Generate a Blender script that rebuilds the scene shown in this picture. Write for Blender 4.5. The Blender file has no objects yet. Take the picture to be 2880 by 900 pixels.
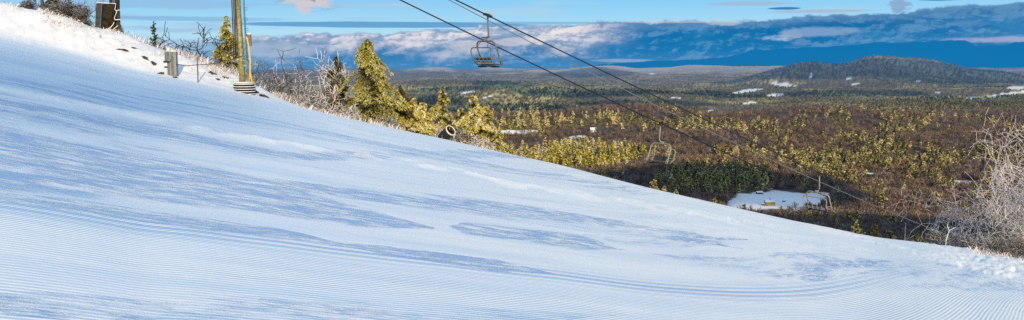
import bpy, math, random
import numpy as np
from mathutils import Vector, Matrix

random.seed(7)
RNG = np.random.default_rng(7)
sc = bpy.context.scene
COL = sc.collection

# ------------------------------------------------------------------ camera
F = 2494.0                       # focal length in pixels of a 2880 px wide frame
TP = 300.0 / F                   # tangent of the downward pitch
PITCH = math.atan(TP)
CP, SP = math.cos(PITCH), math.sin(PITCH)
DS = 2880.0 / 2576.0

def ray(dx, dy):
    """direction (u=x/y, v=z/y) seen at a point of the 2576 px wide view of the photo"""
    xc = (dx * DS - 1440.0) / F
    yc = -(dy * DS - 450.0) / F
    wy = CP + SP * yc
    return xc / wy, (-SP + CP * yc) / wy

def P(dx, dy, Y):
    u, v = ray(dx, dy)
    return Vector((u * Y, Y, v * Y))

def unproject(u, v):
    """arrays u,v -> view coordinates dx,dy"""
    f = CP - SP * v
    f2 = SP + CP * v
    return (u / f * F + 1440.0) / DS, (450.0 - f2 / f * F) / DS

cam = bpy.data.cameras.new('camera')
camo = bpy.data.objects.new('camera', cam)
COL.objects.link(camo)
cam.sensor_width = 36.0
cam.lens = 36.0 * F / 2880.0
cam.clip_start = 0.1
cam.clip_end = 120000.0
camo.location = (0, 0, 0)
camo.rotation_euler = (math.pi / 2 - PITCH, 0, 0)
sc.camera = camo

# ------------------------------------------------------------------ numeric noise
def _hash(ix, iy, seed):
    h = (ix.astype(np.int64) * 374761393 + iy.astype(np.int64) * 668265263 + seed * 1442695041) & 0xffffffff
    h = ((h ^ (h >> 13)) * 1274126177) & 0xffffffff
    h = h ^ (h >> 16)
    return (h & 0xffffff) / float(0xffffff)

def vnoise(x, y, seed=0):
    x = np.asarray(x, float); y = np.asarray(y, float)
    ix = np.floor(x); iy = np.floor(y)
    fx = x - ix; fy = y - iy
    fx = fx * fx * (3 - 2 * fx); fy = fy * fy * (3 - 2 * fy)
    a = _hash(ix, iy, seed); b = _hash(ix + 1, iy, seed)
    c = _hash(ix, iy + 1, seed); d = _hash(ix + 1, iy + 1, seed)
    return (a * (1 - fx) + b * fx) * (1 - fy) + (c * (1 - fx) + d * fx) * fy

def fbm(x, y, oct=4, seed=0):
    x = np.asarray(x, float); y = np.asarray(y, float)
    s = 0; a = .5; t = 0
    for i in range(oct):
        s = s + a * vnoise(x, y, seed + i * 17); t += a
        x = x * 2.03 + 11.3; y = y * 2.03 - 7.1; a *= .5
    return s / t

def sstep(e0, e1, x):
    t = np.clip((np.asarray(x, float) - e0) / (e1 - e0), 0, 1)
    return t * t * (3 - 2 * t)

# ------------------------------------------------------------------ mesh helpers
def mesh_np(name, V, T, mat, smooth=False, attrs=None, quads=False):
    V = np.asarray(V, np.float32); T = np.asarray(T, np.int32)
    me = bpy.data.meshes.new(name)
    n = T.shape[1]
    me.vertices.add(len(V)); me.vertices.foreach_set('co', V.ravel())
    me.loops.add(T.size); me.loops.foreach_set('vertex_index', T.ravel())
    me.polygons.add(len(T))
    me.polygons.foreach_set('loop_start', np.arange(0, T.size, n, dtype=np.int32))
    me.polygons.foreach_set('loop_total', np.full(len(T), n, np.int32))
    if smooth:
        me.polygons.foreach_set('use_smooth', np.ones(len(T), bool))
    for k, a in (attrs or {}).items():
        a = np.asarray(a, np.float32)
        if a.ndim == 2:
            at = me.attributes.new(k, 'FLOAT_COLOR', 'POINT')
            if a.shape[1] == 3:
                a = np.concatenate([a, np.ones((len(a), 1), np.float32)], 1)
            at.data.foreach_set('color', a.ravel())
        else:
            at = me.attributes.new(k, 'FLOAT', 'POINT')
            at.data.foreach_set('value', a)
    me.update(calc_edges=True)
    if mat: me.materials.append(mat)
    return me

def link(name, me, parent=None):
    o = bpy.data.objects.new(name, me)
    COL.objects.link(o)
    if parent is not None: o.parent = parent
    return o

class MB:
    def __init__(self): self.v = []; self.f = []
    def add(self, V, Fs):
        b = len(self.v)
        self.v += [tuple(p) for p in V]
        self.f += [tuple(i + b for i in f) for f in Fs]
        return self
    def box(self, c, s, rz=0, taper=1.0, rot=None):
        hx, hy, hz = s[0] / 2, s[1] / 2, s[2] / 2
        V = []
        for z, k in ((-hz, 1.0), (hz, taper)):
            for x, y in ((-hx, -hy), (hx, -hy), (hx, hy), (-hx, hy)):
                p = Vector((x * k, y * k, z))
                if rot is not None: p = rot @ p
                if rz: p = Matrix.Rotation(rz, 3, 'Z') @ p
                V.append(p + Vector(c))
        return self.add(V, [(3, 2, 1, 0), (4, 5, 6, 7), (0, 1, 5, 4), (1, 2, 6, 5), (2, 3, 7, 6), (3, 0, 4, 7)])
    def tube(self, pts, r, n=8, cap=True):
        pts = [Vector(p) for p in pts]
        rs = r if isinstance(r, (list, tuple)) else [r] * len(pts)
        V = []; Fs = []
        up = None
        for i, p in enumerate(pts):
            d = (pts[min(i + 1, len(pts) - 1)] - pts[max(i - 1, 0)])
            if d.length < 1e-9: d = Vector((0, 0, 1))
            d.normalize()
            if up is None:
                up = Vector((0, 0, 1)) if abs(d.z) < .9 else Vector((1, 0, 0))
            a = d.cross(up)
            if a.length < 1e-6: a = d.cross(Vector((0, 1, 0)))
            a.normalize(); b = a.cross(d); b.normalize(); up = b
            for k in range(n):
                t = 2 * math.pi * k / n
                V.append(p + (a * math.cos(t) + b * math.sin(t)) * rs[i])
        for i in range(len(pts) - 1):
            for k in range(n):
                k2 = (k + 1) % n
                Fs.append((i * n + k, i * n + k2, (i + 1) * n + k2, (i + 1) * n + k))
        if cap:
            Fs.append(tuple(range(n - 1, -1, -1)))
            Fs.append(tuple((len(pts) - 1) * n + k for k in range(n)))
        return self.add(V, Fs)
    def lathe(self, prof, c=(0, 0, 0), n=24, M=None):
        V = []; Fs = []
        for r, z in prof:
            for k in range(n):
                t = 2 * math.pi * k / n
                p = Vector((r * math.cos(t), r * math.sin(t), z))
                if M is not None: p = M @ p
                V.append(p + Vector(c))
        for i in range(len(prof) - 1):
            for k in range(n):
                k2 = (k + 1) % n
                Fs.append((i * n + k, i * n + k2, (i + 1) * n + k2, (i + 1) * n + k))
        return self.add(V, Fs)
    def build(self, name, mat, parent=None, smooth=False):
        me = bpy.data.meshes.new(name)
        me.from_pydata([tuple(v) for v in self.v], [], self.f)
        me.materials.append(mat)
        if smooth:
            me.polygons.foreach_set('use_smooth', np.ones(len(me.polygons), bool))
        me.update()
        return link(name, me, parent)

def tag(o, label=None, cat=None, group=None, kind=None):
    if label: o['label'] = label
    if cat: o['category'] = cat
    if group: o['group'] = group
    if kind: o['kind'] = kind
    return o

def empty(name, loc, label, cat, group=None, rz=0):
    o = bpy.data.objects.new(name, None)
    COL.objects.link(o)
    o.empty_display_size = .2
    o.location = loc
    o.rotation_euler = (0, 0, rz)
    return tag(o, label, cat, group)

def copy_tree(o, parent=None):
    c = o.copy(); COL.objects.link(c)
    if parent is not None: c.parent = parent
    for ch in list(o.children):
        copy_tree(ch, c)
    return c

# ------------------------------------------------------------------ node helper
class NT:
    def __init__(self, tree): self.t = tree; self.n = tree.nodes; self.l = tree.links
    def new(self, typ, **kw):
        nd = self.n.new(typ)
        for k, v in kw.items(): setattr(nd, k, v)
        return nd
    def put(self, sock, val):
        if isinstance(val, (int, float)):
            sock.default_value = val if sock.type == 'VALUE' else ((val,) * 3 if sock.type == 'VECTOR' else (val, val, val, 1))
        elif isinstance(val, (tuple, list)):
            v = tuple(val)
            if sock.type == 'RGBA' and len(v) == 3: v = v + (1,)
            sock.default_value = v
        else: self.l.new(val, sock)
    def m(self, op, a, b=0.0, c=None, clamp=False):
        nd = self.new('ShaderNodeMath', operation=op, use_clamp=clamp)
        self.put(nd.inputs[0], a); self.put(nd.inputs[1], b)
        if c is not None: self.put(nd.inputs[2], c)
        return nd.outputs[0]
    def add(self, a, b): return self.m('ADD', a, b)
    def sub(self, a, b): return self.m('SUBTRACT', a, b)
    def mul(self, a, b): return self.m('MULTIPLY', a, b)
    def div(self, a, b): return self.m('DIVIDE', a, b)
    def mx(self, a, b): return self.m('MAXIMUM', a, b)
    def mn(self, a, b): return self.m('MINIMUM', a, b)
    def ss(self, x, e0, e1, o0=0.0, o1=1.0, interp='SMOOTHSTEP'):
        nd = self.new('ShaderNodeMapRange', interpolation_type=interp)
        self.put(nd.inputs[0], x); self.put(nd.inputs[1], e0); self.put(nd.inputs[2], e1)
        self.put(nd.inputs[3], o0); self.put(nd.inputs[4], o1)
        return nd.outputs[0]
    def mix(self, f, a, b, blend='MIX'):
        nd = self.new('ShaderNodeMix', data_type='RGBA', blend_type=blend)
        self.put(nd.inputs[0], f); self.put(nd.inputs[6], a); self.put(nd.inputs[7], b)
        return nd.outputs[2]
    def noise(self, vec, scale, detail=4, rough=.5, dist=0.0, out=0):
        nd = self.new('ShaderNodeTexNoise')
        if vec is not None: self.l.new(vec, nd.inputs['Vector'])
        nd.inputs['Scale'].default_value = scale; nd.inputs['Detail'].default_value = detail
        nd.inputs['Roughness'].default_value = rough; nd.inputs['Distortion'].default_value = dist
        return nd.outputs[out]
    def xyz(self, x, y, z=0.0):
        nd = self.new('ShaderNodeCombineXYZ')
        self.put(nd.inputs[0], x); self.put(nd.inputs[1], y); self.put(nd.inputs[2], z)
        return nd.outputs[0]
    def sep(self, v):
        nd = self.new('ShaderNodeSeparateXYZ'); self.l.new(v, nd.inputs[0]); return nd.outputs
    def attr(self, name, out='Fac'):
        nd = self.new('ShaderNodeAttribute', attribute_name=name); return nd.outputs[out]
    def ramp(self, x, stops):
        nd = self.new('ShaderNodeValToRGB')
        el = nd.color_ramp.elements
        while len(el) < len(stops): el.new(0.5)
        for e, (p, c) in zip(el, stops):
            e.position = p; e.color = tuple(c) + (1,)
        self.put(nd.inputs[0], x); return nd.outputs[0]

def new_mat(name):
    m = bpy.data.materials.new(name); m.use_nodes = True
    nt = NT(m.node_tree); b = m.node_tree.nodes['Principled BSDF']
    return m, nt, b

def simple(name, col, rough=.6, metal=0.0, var=.25, scale=8.0, bump=0.0, col2=None, spec=.4):
    m, t, b = new_mat(name)
    tc = t.new('ShaderNodeTexCoord').outputs['Object']
    n = t.noise(tc, scale, 5, .6)
    c2 = col2 or tuple(c * (1 - var) for c in col)
    t.put(b.inputs['Base Color'], t.mix(t.ss(n, .35, .65), c2, col))
    b.inputs['Roughness'].default_value = rough; b.inputs['Metallic'].default_value = metal
    b.inputs['Specular IOR Level'].default_value = spec
    if bump:
        bp = t.new('ShaderNodeBump'); bp.inputs['Strength'].default_value = 1; bp.inputs['Distance'].default_value = bump
        t.put(bp.inputs['Height'], n); t.l.new(bp.outputs[0], b.inputs['Normal'])
    return m

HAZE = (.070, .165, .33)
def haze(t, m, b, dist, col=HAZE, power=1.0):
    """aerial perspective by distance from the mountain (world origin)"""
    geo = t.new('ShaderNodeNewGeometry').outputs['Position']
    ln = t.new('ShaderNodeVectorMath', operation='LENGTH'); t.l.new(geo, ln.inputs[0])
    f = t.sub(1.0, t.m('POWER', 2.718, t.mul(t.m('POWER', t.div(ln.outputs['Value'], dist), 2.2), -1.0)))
    em = t.new('ShaderNodeEmission'); t.put(em.inputs[0], col); em.inputs[1].default_value = power  # haze painted in as a glow mixed over the surface
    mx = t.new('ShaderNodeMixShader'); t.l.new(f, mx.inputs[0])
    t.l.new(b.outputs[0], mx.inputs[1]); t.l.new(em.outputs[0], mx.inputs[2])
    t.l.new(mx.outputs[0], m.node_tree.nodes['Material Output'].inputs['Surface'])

# ------------------------------------------------------------------ light
SUN_EL = math.radians(17.0)
SH = Vector((.20, -.980)).normalized()
SUN = Vector((SH.x * math.cos(SUN_EL), SH.y * math.cos(SUN_EL), math.sin(SUN_EL)))
sl = bpy.data.lights.new('sun', 'SUN'); sl.energy = 5.0; sl.angle = math.radians(.5); sl.color = (1.0, .74, .42)
so = bpy.data.objects.new('sun', sl); COL.objects.link(so)
so.rotation_euler = SUN.to_track_quat('Z', 'Y').to_euler()

w = bpy.data.worlds.new('World'); sc.world = w; w.use_nodes = True
def build_world():
    t = NT(w.node_tree); bg = w.node_tree.nodes['Background']
    sky = t.new('ShaderNodeTexSky', sky_type='NISHITA'); sky.sun_disc = False
    sky.sun_elevation = SUN_EL
    sky.sun_rotation = math.atan2(SUN.x, SUN.y)
    sky.altitude = 600; sky.air_density = 1.0; sky.dust_density = .6; sky.ozone_density = 2.0
    d = t.new('ShaderNodeTexCoord').outputs['Generated']
    s = t.sep(d)
    az = t.m('ARCTAN2', s[0], s[1])
    el = t.m('ARCSINE', s[2])
    # picture-like units only name angles here: A = azimuth, E = elevation (radians)
    vec = t.xyz(t.mul(az, 1.0), t.mul(el, 3.2), t.mul(s[1], .2))
    n1 = t.noise(vec, 9.0, 7, .58, .3)        # big billows
    vr = t.xyz(t.mul(az, 1.0), t.mul(el, 1.9), t.mul(s[1], .2))
    n2 = t.noise(vr, 26.0, 6, .6, .2)        # fluff
    vs = t.xyz(t.mul(az, 1.0), t.mul(el, 14.0), 0.3)
    n3 = t.noise(vs, 5.0, 5, .55)             # streaks
    f1 = t.mul(t.sub(n1, .5), 2.6); f2 = t.mul(t.sub(n2, .5), 2.2)
    n2b = t.noise(t.xyz(t.add(t.mul(az, 1.0), -.004), t.mul(t.add(el, .0034), 1.9), t.mul(s[1], .2)), 26.0, 6, .6, .2)
    n1b = t.noise(t.xyz(t.add(t.mul(az, 1.0), -.008), t.mul(t.add(el, .006), 3.2), t.mul(s[1], .2)), 9.0, 7, .58, .3)
    n4 = t.noise(vr, 70.0, 5, .6, .3); f3 = t.mul(t.sub(n4, .5), 2.4)
    n4b = t.noise(t.xyz(t.add(az, -.0016), t.mul(t.add(el, .0014), 1.9), t.mul(s[1], .2)), 70.0, 5, .6, .3)
    relief = t.add(t.add(t.mul(t.sub(n2, n2b), 5.0), t.mul(t.sub(n1, n1b), 4.0)), t.mul(t.sub(n4, n4b), 2.5))
    def A(dx): return math.atan(ray(dx, 150)[0])
    def E(dy): return math.atan(ray(1288, dy)[1])
    grad = t.ramp(t.ss(el, -.02, .12, interp='LINEAR'), [(0, (.38, .64, .80)), (.30, (.44, .74, .90)), (.55, (.26, .62, .92)), (1, (.16, .42, .85))])
    up = t.mix(1.0, sky.outputs[0], (.15, .15, .15), 'MULTIPLY')
    up = t.mix(1.0, up, (.28, .36, .38), 'ADD')
    c = t.mix(t.ss(el, .08, .35), grad, up)
    c = t.mix(t.mul(t.mul(t.ss(n3, .46, .60), .85), t.ss(az, A(1250), A(500))), c, (.34, .52, .74))
    c = t.mix(t.mul(t.ss(n3, .55, .66), .35), c, (.52, .64, .74))
    def blob(c, dx, dy, rx, ry, col, op=1.0, k=.8, soft=.5, kn2=.8, col2=None):
        a0, e0 = A(dx), E(dy)
        ra, re = rx * DS / F, ry * DS / F
        xx = t.div(t.sub(az, a0), ra); yy = t.div(t.sub(el, e0), re)
        r = t.add(t.mul(xx, xx), t.mul(yy, yy))
        r = t.add(r, t.add(t.mul(f1, k), t.add(t.mul(f2, kn2), t.mul(f3, kn2))))
        if col2: col = t.mix(t.ss(relief, -.25, .25), col2, col)
        return t.mix(t.mul(t.ss(r, 1.0, 1.0 - soft), op), c, col)
    def curve(x, pts):
        nd = t.new('ShaderNodeFloatCurve'); cm = nd.mapping; cv = cm.curves[0]
        while len(cv.points) < len(pts): cv.points.new(.5, .5)
        for p, (a, b) in zip(cv.points, pts): p.location = (a, b); p.handle_type = 'AUTO'
        cm.update(); t.put(nd.inputs['Value'], x); return nd.outputs[0]
    a01 = t.ss(az, A(-800), A(3400), interp='LINEAR')
    def q(dx): return (math.atan(ray(dx, 150)[0]) - A(-800)) / (A(3400) - A(-800))
    top = curve(a01, [(0, E(150) * 10), (q(400), E(118) * 10), (q(640), E(94) * 10), (q(900), E(84) * 10), (q(1300), E(66) * 10),
                      (q(1560), E(54) * 10), (q(1900), E(50) * 10), (q(2100), E(42) * 10), (q(2300), E(32) * 10), (q(2450), E(22) * 10),
                      (q(2576), E(15) * 10), (1, E(0) * 10)])
    top = t.mul(top, .1)
    hgt = t.sub(top, el)
    hgt = t.add(hgt, t.add(t.mul(f1, .0055), t.add(t.mul(f3, .0038), t.mul(f2, .0065))))
    bank = t.ss(hgt, -.0008, .0022)
    c = blob(c, 970, 63, 400, 8, (.09, .32, .62), .85, .25, .35, .15)
    c = blob(c, 1290, 58, 300, 4, (.12, .36, .62), .55, .3, .6, .2)
    c = blob(c, 480, 52, 260, 7, (.20, .42, .68), .6, .5, .8, .3)
    c = blob(c, 430, 18, 220, 16, (.30, .48, .72), .6, .7, .8, .4)
    deep = t.ramp(t.ss(el, -.012, .055, interp='LINEAR'), [(0, (.05, .24, .50)), (.22, (.010, .19, .46)), (.5, (.003, .17, .42)), (.75, (.010, .14, .36)), (1, (.05, .20, .42))])
    deep = t.mix(t.mul(t.ss(n1, .44, .62), .6), deep, (.05, .25, .52))
    deep = t.mix(t.ss(t.add(relief, t.mul(f3, .1)), -.15, .7, 0, .45), deep, (.19, .38, .61))
    deep = t.mix(t.mul(t.ss(hgt, .012, .0), .5), deep, (.16, .34, .55))
    leftfade = t.ss(az, A(380), A(760), .45, 1.0)
    c = t.mix(t.mul(bank, leftfade), c, deep)
    # sun-touched pinkish fluff on the left two thirds of the bank
    pk = t.mul(t.ss(az, A(1640), A(1400)), t.ss(az, A(420), A(720), .30, 1.0))
    low = t.add(t.mul(t.sub(el, E(110)), 75.0), t.add(t.mul(f1, 1.5), t.mul(f2, 1.1)))
    pm = t.mul(t.mul(t.ss(low, -1.5, 1.1), t.ss(hgt, -.001, .005)), pk)
    pcol = t.mix(t.ss(t.add(relief, t.mul(f3, .12)), -.60, .45), (.40, .48, .62), (.90, .83, .83))
    pcol = t.mix(t.mul(t.ss(n1, .48, .36), .5), pcol, (.24, .42, .62))
    c = t.mix(t.mul(pm, .93), c, pcol)
    c = blob(c, 700, 128, 110, 22, (.42, .52, .66), .7, 1.0, .9, .7)
    c = blob(c, 1180, 118, 60, 16, (.50, .52, .62), .7, .9, .8, 1.0)
    c = blob(c, 1300, 105, 60, 10, (.62, .60, .66), .7, .9, .8, 1.0)
    # small separate clouds
    c = blob(c, 790, 2, 75, 30, (.66, .60, .63), .95, .8, .9, .7, (.30, .38, .50))
    c = blob(c, 765, 24, 26, 18, (.66, .60, .62), .8, .6, .9, .6)
    c = blob(c, 1955, 97, 40, 9, (.42, .50, .68), .9, .5, .9, 1.1, (.16, .32, .58))
    c = blob(c, 1985, 88, 30, 12, (.36, .46, .66), .75, .6, .9, 1.1)
    c = blob(c, 2070, 82, 100, 13, (.22, .37, .60), .85, .8, .9, .9)
    c = blob(c, 2255, 22, 26, 15, (.15, .32, .55), .95, .8, .7, 1.8, (.26, .42, .62))
    c = blob(c, 2365, 10, 60, 5, (.03, .20, .46), .95, .2, .5, .2)
    c = blob(c, 1970, 26, 42, 3.4, (.03, .22, .48), .95, .2, .5, .2)
    c = blob(c, 1890, 13, 110, 6, (.36, .50, .66), .8, .5, .8, .4)
    c = blob(c, 2060, 34, 130, 5, (.40, .48, .62), .8, .4, .8, .3)
    c = blob(c, 1820, 60, 45, 7, (.50, .66, .76), .6, .8, .9, .9)
    c = blob(c, 1720, 56, 200, 4, (.60, .62, .68), .5, .4, .9, .3)
    c = blob(c, 2530, 104, 150, 9, (.36, .40, .61), .9, .35, .9, .5)
    c = blob(c, 2430, 68, 40, 12, (.12, .30, .55), .6, .7, .9, .9)
    c = blob(c, 1560, 152, 90, 5, (.35, .45, .62), .6, .4, .9, .3)
    t.l.new(c, bg.inputs[0]); bg.inputs[1].default_value = 1.0
build_world()

# ------------------------------------------------------------------ ski slope shape
CREST = [(-900, -110), (-400, 0), (0, 88), (100, 114), (200, 140), (340, 180), (445, 199), (500, 211), (600, 236), (680, 252), (800, 281), (1000, 325), (1130, 352),
         (1270, 385), (1400, 412), (1600, 465), (1830, 518), (2000, 556), (2110, 580), (2200, 597), (2340, 612), (2460, 632), (2576, 650), (2900, 700), (3400, 775)]
BTOP = [(-900, -260), (-400, -100), (0, 6), (100, 26), (200, 58), (300, 86), (400, 121), (500, 156), (560, 182), (620, 205), (690, 243), (760, 271), (850, 294)]
CU = np.array([ray(*p)[0] for p in CREST]); CV = np.array([ray(*p)[1] for p in CREST])
BU = np.array([ray(*p)[0] for p in BTOP]); BV = np.array([ray(*p)[1] for p in BTOP])
def smooth_table(U, Vv, lo, hi, wd=.03):
    g = np.linspace(lo, hi, 600); f = np.interp(g, U, Vv)
    k = np.exp(-.5 * (np.arange(-40, 41) * (g[1] - g[0]) / wd) ** 2); k /= k.sum()
    fp = np.pad(f, 40, mode='reflect', reflect_type='odd')
    return g, np.convolve(fp, k, 'valid')
CG, CF = smooth_table(CU, CV, -1.0, 1.0, .018)
BG, BF = smooth_table(BU, BV, -1.0, -.2, .012)
CAMH = 1.7; R0 = 44.0; KR = .007
def roll(y):
    e = np.maximum(0, y - R0); lim = 34.0
    return np.where(e < lim, KR * e * e, KR * lim * lim + 2 * KR * lim * (e - lim))
_yy = np.linspace(20, 100, 2000)
DELTA = float(np.min((CAMH + roll(_yy)) / _yy))
def base_z(u, y): return -CAMH + y * (np.interp(u, CG, CF) + DELTA) - roll(y)
def bank_h(u):
    b = 52 * np.interp(u, BG, BF) - base_z(u, 52.0)
    return np.maximum(0, b) * sstep(-.215, -.27, u)
def zs(x, y):
    x = np.asarray(x, float); y = np.asarray(y, float)
    yc = np.maximum(y, 2.0); u = np.clip(x / yc, -1, 1)
    z = base_z(u, yc)
    bm = sstep(45.3, 52.0, yc)
    bh = bank_h(u)
    z = z + bh * bm
    lump = np.clip(bh, 0, .8) * sstep(45.5, 48, yc)
    z = z + lump * ((fbm(x * .9, yc * .6, 4, 5) - .5) * .42 + (fbm(x * 3.1, yc * 2.0, 3, 9) - .5) * .16)
    # gentle undulation of the run
    z = z + (fbm(x * .12, yc * .12, 2, 3) - .5) * .05 * sstep(6, 16, yc) * (1 - sstep(38, 46, yc))
    # rough loose snow at the far right edge of the run
    rr = sstep(.46, .53, u + (fbm(x * .5, yc * .5, 2, 8) - .5) * .06) * sstep(24, 30, yc) * (1 - sstep(52, 60, yc))
    z = z + rr * ((fbm(x * 1.8, yc * 1.2, 4, 21) - .45) * .26 + (fbm(x * 4.5, yc * 3.0, 3, 22) - .5) * .12)
    return z
def ground(x, y): return float(zs(np.array([x]), np.array([y]))[0])
def spot(dx, Y, dy=250):
    u, _ = ray(dx, dy)
    return Vector((u * Y, Y, ground(u * Y, Y)))

# groove (grooming machine) coordinates
GPX = [(-200, 498), (0, 530), (700, 620), (1400, 710), (1800, 752), (2000, 764)]
gx, gy = [], []
for p in GPX:
    u, v = ray(*p)
    s_ = np.interp(u, CG, CF) + DELTA
    y_ = CAMH / (s_ - v); gx.append(u * y_); gy.append(y_)
gx = np.array(gx); gy = np.array(gy)
gx = np.concatenate([[-60, -25], gx, [10, 24, 60]]); gy = np.concatenate([[gy[0] - .46 * (gx[2] + 60), gy[0] - .50 * (gx[2] + 25)], gy, [22, 41, 92]])
_o = np.argsort(gx); gx = gx[_o]; gy = gy[_o]
_fx = np.linspace(-60, 60, 1500); _fy = np.interp(_fx, gx, gy)
_k = np.exp(-.5 * (np.arange(-60, 61) * (_fx[1] - _fx[0]) / 1.6) ** 2); _k /= _k.sum()
_fy = np.convolve(np.pad(_fy, 60, mode='reflect', reflect_type='odd'), _k, 'valid')
_fd = np.gradient(_fy, _fx)

def near_mesh():
    us = np.concatenate([-np.geomspace(4.5, .88, 24), np.linspace(-.86, .86, 1250), np.geomspace(.88, 4.5, 24)])
    vinv = np.linspace(1 / 2.6, 1 / 46.0, 560)
    ys = np.concatenate([1 / vinv, np.arange(46.4, 62, .28), np.arange(62.5, 190, 1.5)])
    U, Y = np.meshgrid(us, ys)
    X = U * Y
    Z = zs(X, Y)
    f = np.interp(X, _fx, _fy); fd = np.interp(X, _fx, _fd)
    s = (Y - f) / np.sqrt(1 + fd * fd)
    tt = X * 1.3 + Y * .4
    dx, dy = unproject(U, Z / Y)
    def band(pts, w, soft=.35):
        px = [p[0] for p in pts]; py = [p[1] for p in pts]
        wx = [a[0] for a in w]; ww = [a[1] for a in w]
        c = np.interp(dx, px, py) + nz_; hw = np.interp(dx, wx, ww)
        e = np.abs(dy - c) / np.maximum(hw, .5)
        return np.where(hw > .6, 1 - sstep(1 - soft, 1 + soft, e), 0)
    nz_ = (fbm(s * .55, tt * .09, 3, 151) - .5) * 34 * sstep(60, 11, Y)
    scr = np.zeros_like(X)
    for pts, ww, st in (
        ([(-300, 370), (0, 395), (300, 430), (600, 478), (900, 545), (1150, 590)], [(-300, 90), (0, 82), (400, 62), (700, 40), (950, 20), (1100, 0)], 1.0),
        ([(-100, 488), (0, 500), (300, 540), (520, 572), (760, 605), (900, 632)], [(-100, 0), (40, 10), (200, 16), (700, 15), (900, 0)], 1.15),
        ([(600, 452), (1000, 500), (1400, 545), (1800, 600)], [(600, 0), (700, 14), (1200, 17), (1600, 12), (1900, 0)], 1.0),
        ([(1000, 490), (1400, 560), (1900, 628)], [(1000, 0), (1200, 14), (1500, 14), (1900, 0)], .9),
        ([(1130, 572), (1400, 602), (1560, 628)], [(1130, 0), (1170, 14), (1450, 18), (1580, 0)], 1.05),
        ([(900, 628), (1150, 660), (1395, 692)], [(820, 0), (950, 12), (1250, 16), (1400, 0)], 1.15),
        ([(1500, 590), (1800, 642), (2100, 676), (2576, 706)], [(1450, 0), (1700, 34), (2200, 36), (2576, 30)], .48),
        ([(0, 285), (300, 318), (700, 390)], [(0, 50), (300, 32), (750, 10)], .72),
        ([(0, 205), (500, 280), (1100, 395), (1600, 480)], [(0, 26), (500, 18), (1600, 10)], .45),
        ([(0, 760), (600, 790), (1300, 800), (1600, 790)], [(0, 30), (700, 35), (1300, 26), (1600, 0)], .36)):
        scr = np.maximum(scr, band(pts, ww) * st)
    # lighter streaks left by skis and machine edges
    nz_ = 0
    trk = np.zeros_like(X)
    for pts, hw, st in (
        ([(-200, 195), (40, 232), (160, 256), (300, 284), (400, 302), (520, 330), (700, 358), (900, 386), (1100, 420), (1300, 466), (1500, 492)], 7, 1.0),
        ([(-100, 62), (0, 88), (90, 110), (180, 136)], 6, 1.0),
        ([(1400, 476), (1560, 505), (1700, 528), (1850, 555), (2000, 580)], 9, .9),
        ([(100, 150), (400, 222), (800, 305), (1100, 372)], 4, .45),
        ([(0, 165), (350, 228), (700, 300)], 4, .4),
        ([(2010, 562), (2150, 592), (2300, 636), (2450, 672), (2576, 704), (2800, 740)], 8, .8),
        ([(1560, 560), (1900, 590), (2300, 650)], 14, .35)):
        rng_ = sstep(pts[0][0] - 30, pts[0][0] + 60, dx) * (1 - sstep(pts[-1][0] - 120, pts[-1][0], dx))
        trk = np.maximum(trk, band(pts, [(0, hw)], .6) * st * rng_)
    tn = fbm(X * 1.4, Y * 1.0, 3, 31)
    trk = trk * sstep(.34, .52, tn)
    Z = Z + trk * .06 * (fbm(X * 4, Y * 2.5, 3, 41) + .3)
    groom = (1 - sstep(43, 47, Y)) * np.clip(1 - .75 * np.clip(scr, 0, 1) * sstep(.45, .6, fbm(s * 1.6, tt * .28, 3, 51)), 0, 1)
    groom = groom * (1 - sstep(.46, .53, U) * sstep(24, 30, Y))
    bmask = sstep(45.3, 47.5, Y) * sstep(.1, .5, bank_h(U))
    nr, nc = X.shape
    V = np.stack([X, Y, Z], -1).reshape(-1, 3)
    i = np.arange(nr - 1)[:, None] * nc + np.arange(nc - 1)[None, :]
    T = np.stack([i, i + 1, i + 1 + nc, i + nc], -1).reshape(-1, 4)
    edge = np.exp(-((s - .25) / .36) ** 2) * (1 - .65 * sstep(2, 10, X))
    at_ = dict(gs=s.ravel(), gt=tt.ravel(), scr=scr.ravel(), trk=trk.ravel(), grm=groom.ravel(), bnk=bmask.ravel(), edg=edge.ravel())
    # the run goes on behind the photographer
    xb = U[0] * Y[0, 0]; yb = np.linspace(-25, Y[0, 0], 40)
    XB, YB = np.meshgrid(xb, yb); XB = XB * (1 + (Y[0, 0] - YB) * .12)
    ZB = zs(XB, np.full_like(YB, Y[0, 0])); ZB[-1] = Z[0]
    fb = np.interp(XB, _fx, _fy); fdb = np.interp(XB, _fx, _fd); sb = (YB - fb) / np.sqrt(1 + fdb * fdb)
    nb_ = len(V); V = np.concatenate([V, np.stack([XB, YB, ZB], -1).reshape(-1, 3)])
    j = np.arange(len(yb) - 1)[:, None] * nc + np.arange(nc - 1)[None, :] + nb_
    T = np.concatenate([T, np.stack([j, j + 1, j + 1 + nc, j + nc], -1).reshape(-1, 4)])
    zero = np.zeros(XB.size)
    ex = dict(gs=sb.ravel(), gt=(XB * 1.3 + YB * .4).ravel(), grm=zero + 1)
    at_ = {k: np.concatenate([a, ex.get(k, zero)]) for k, a in at_.items()}
    return V, T, at_

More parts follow.
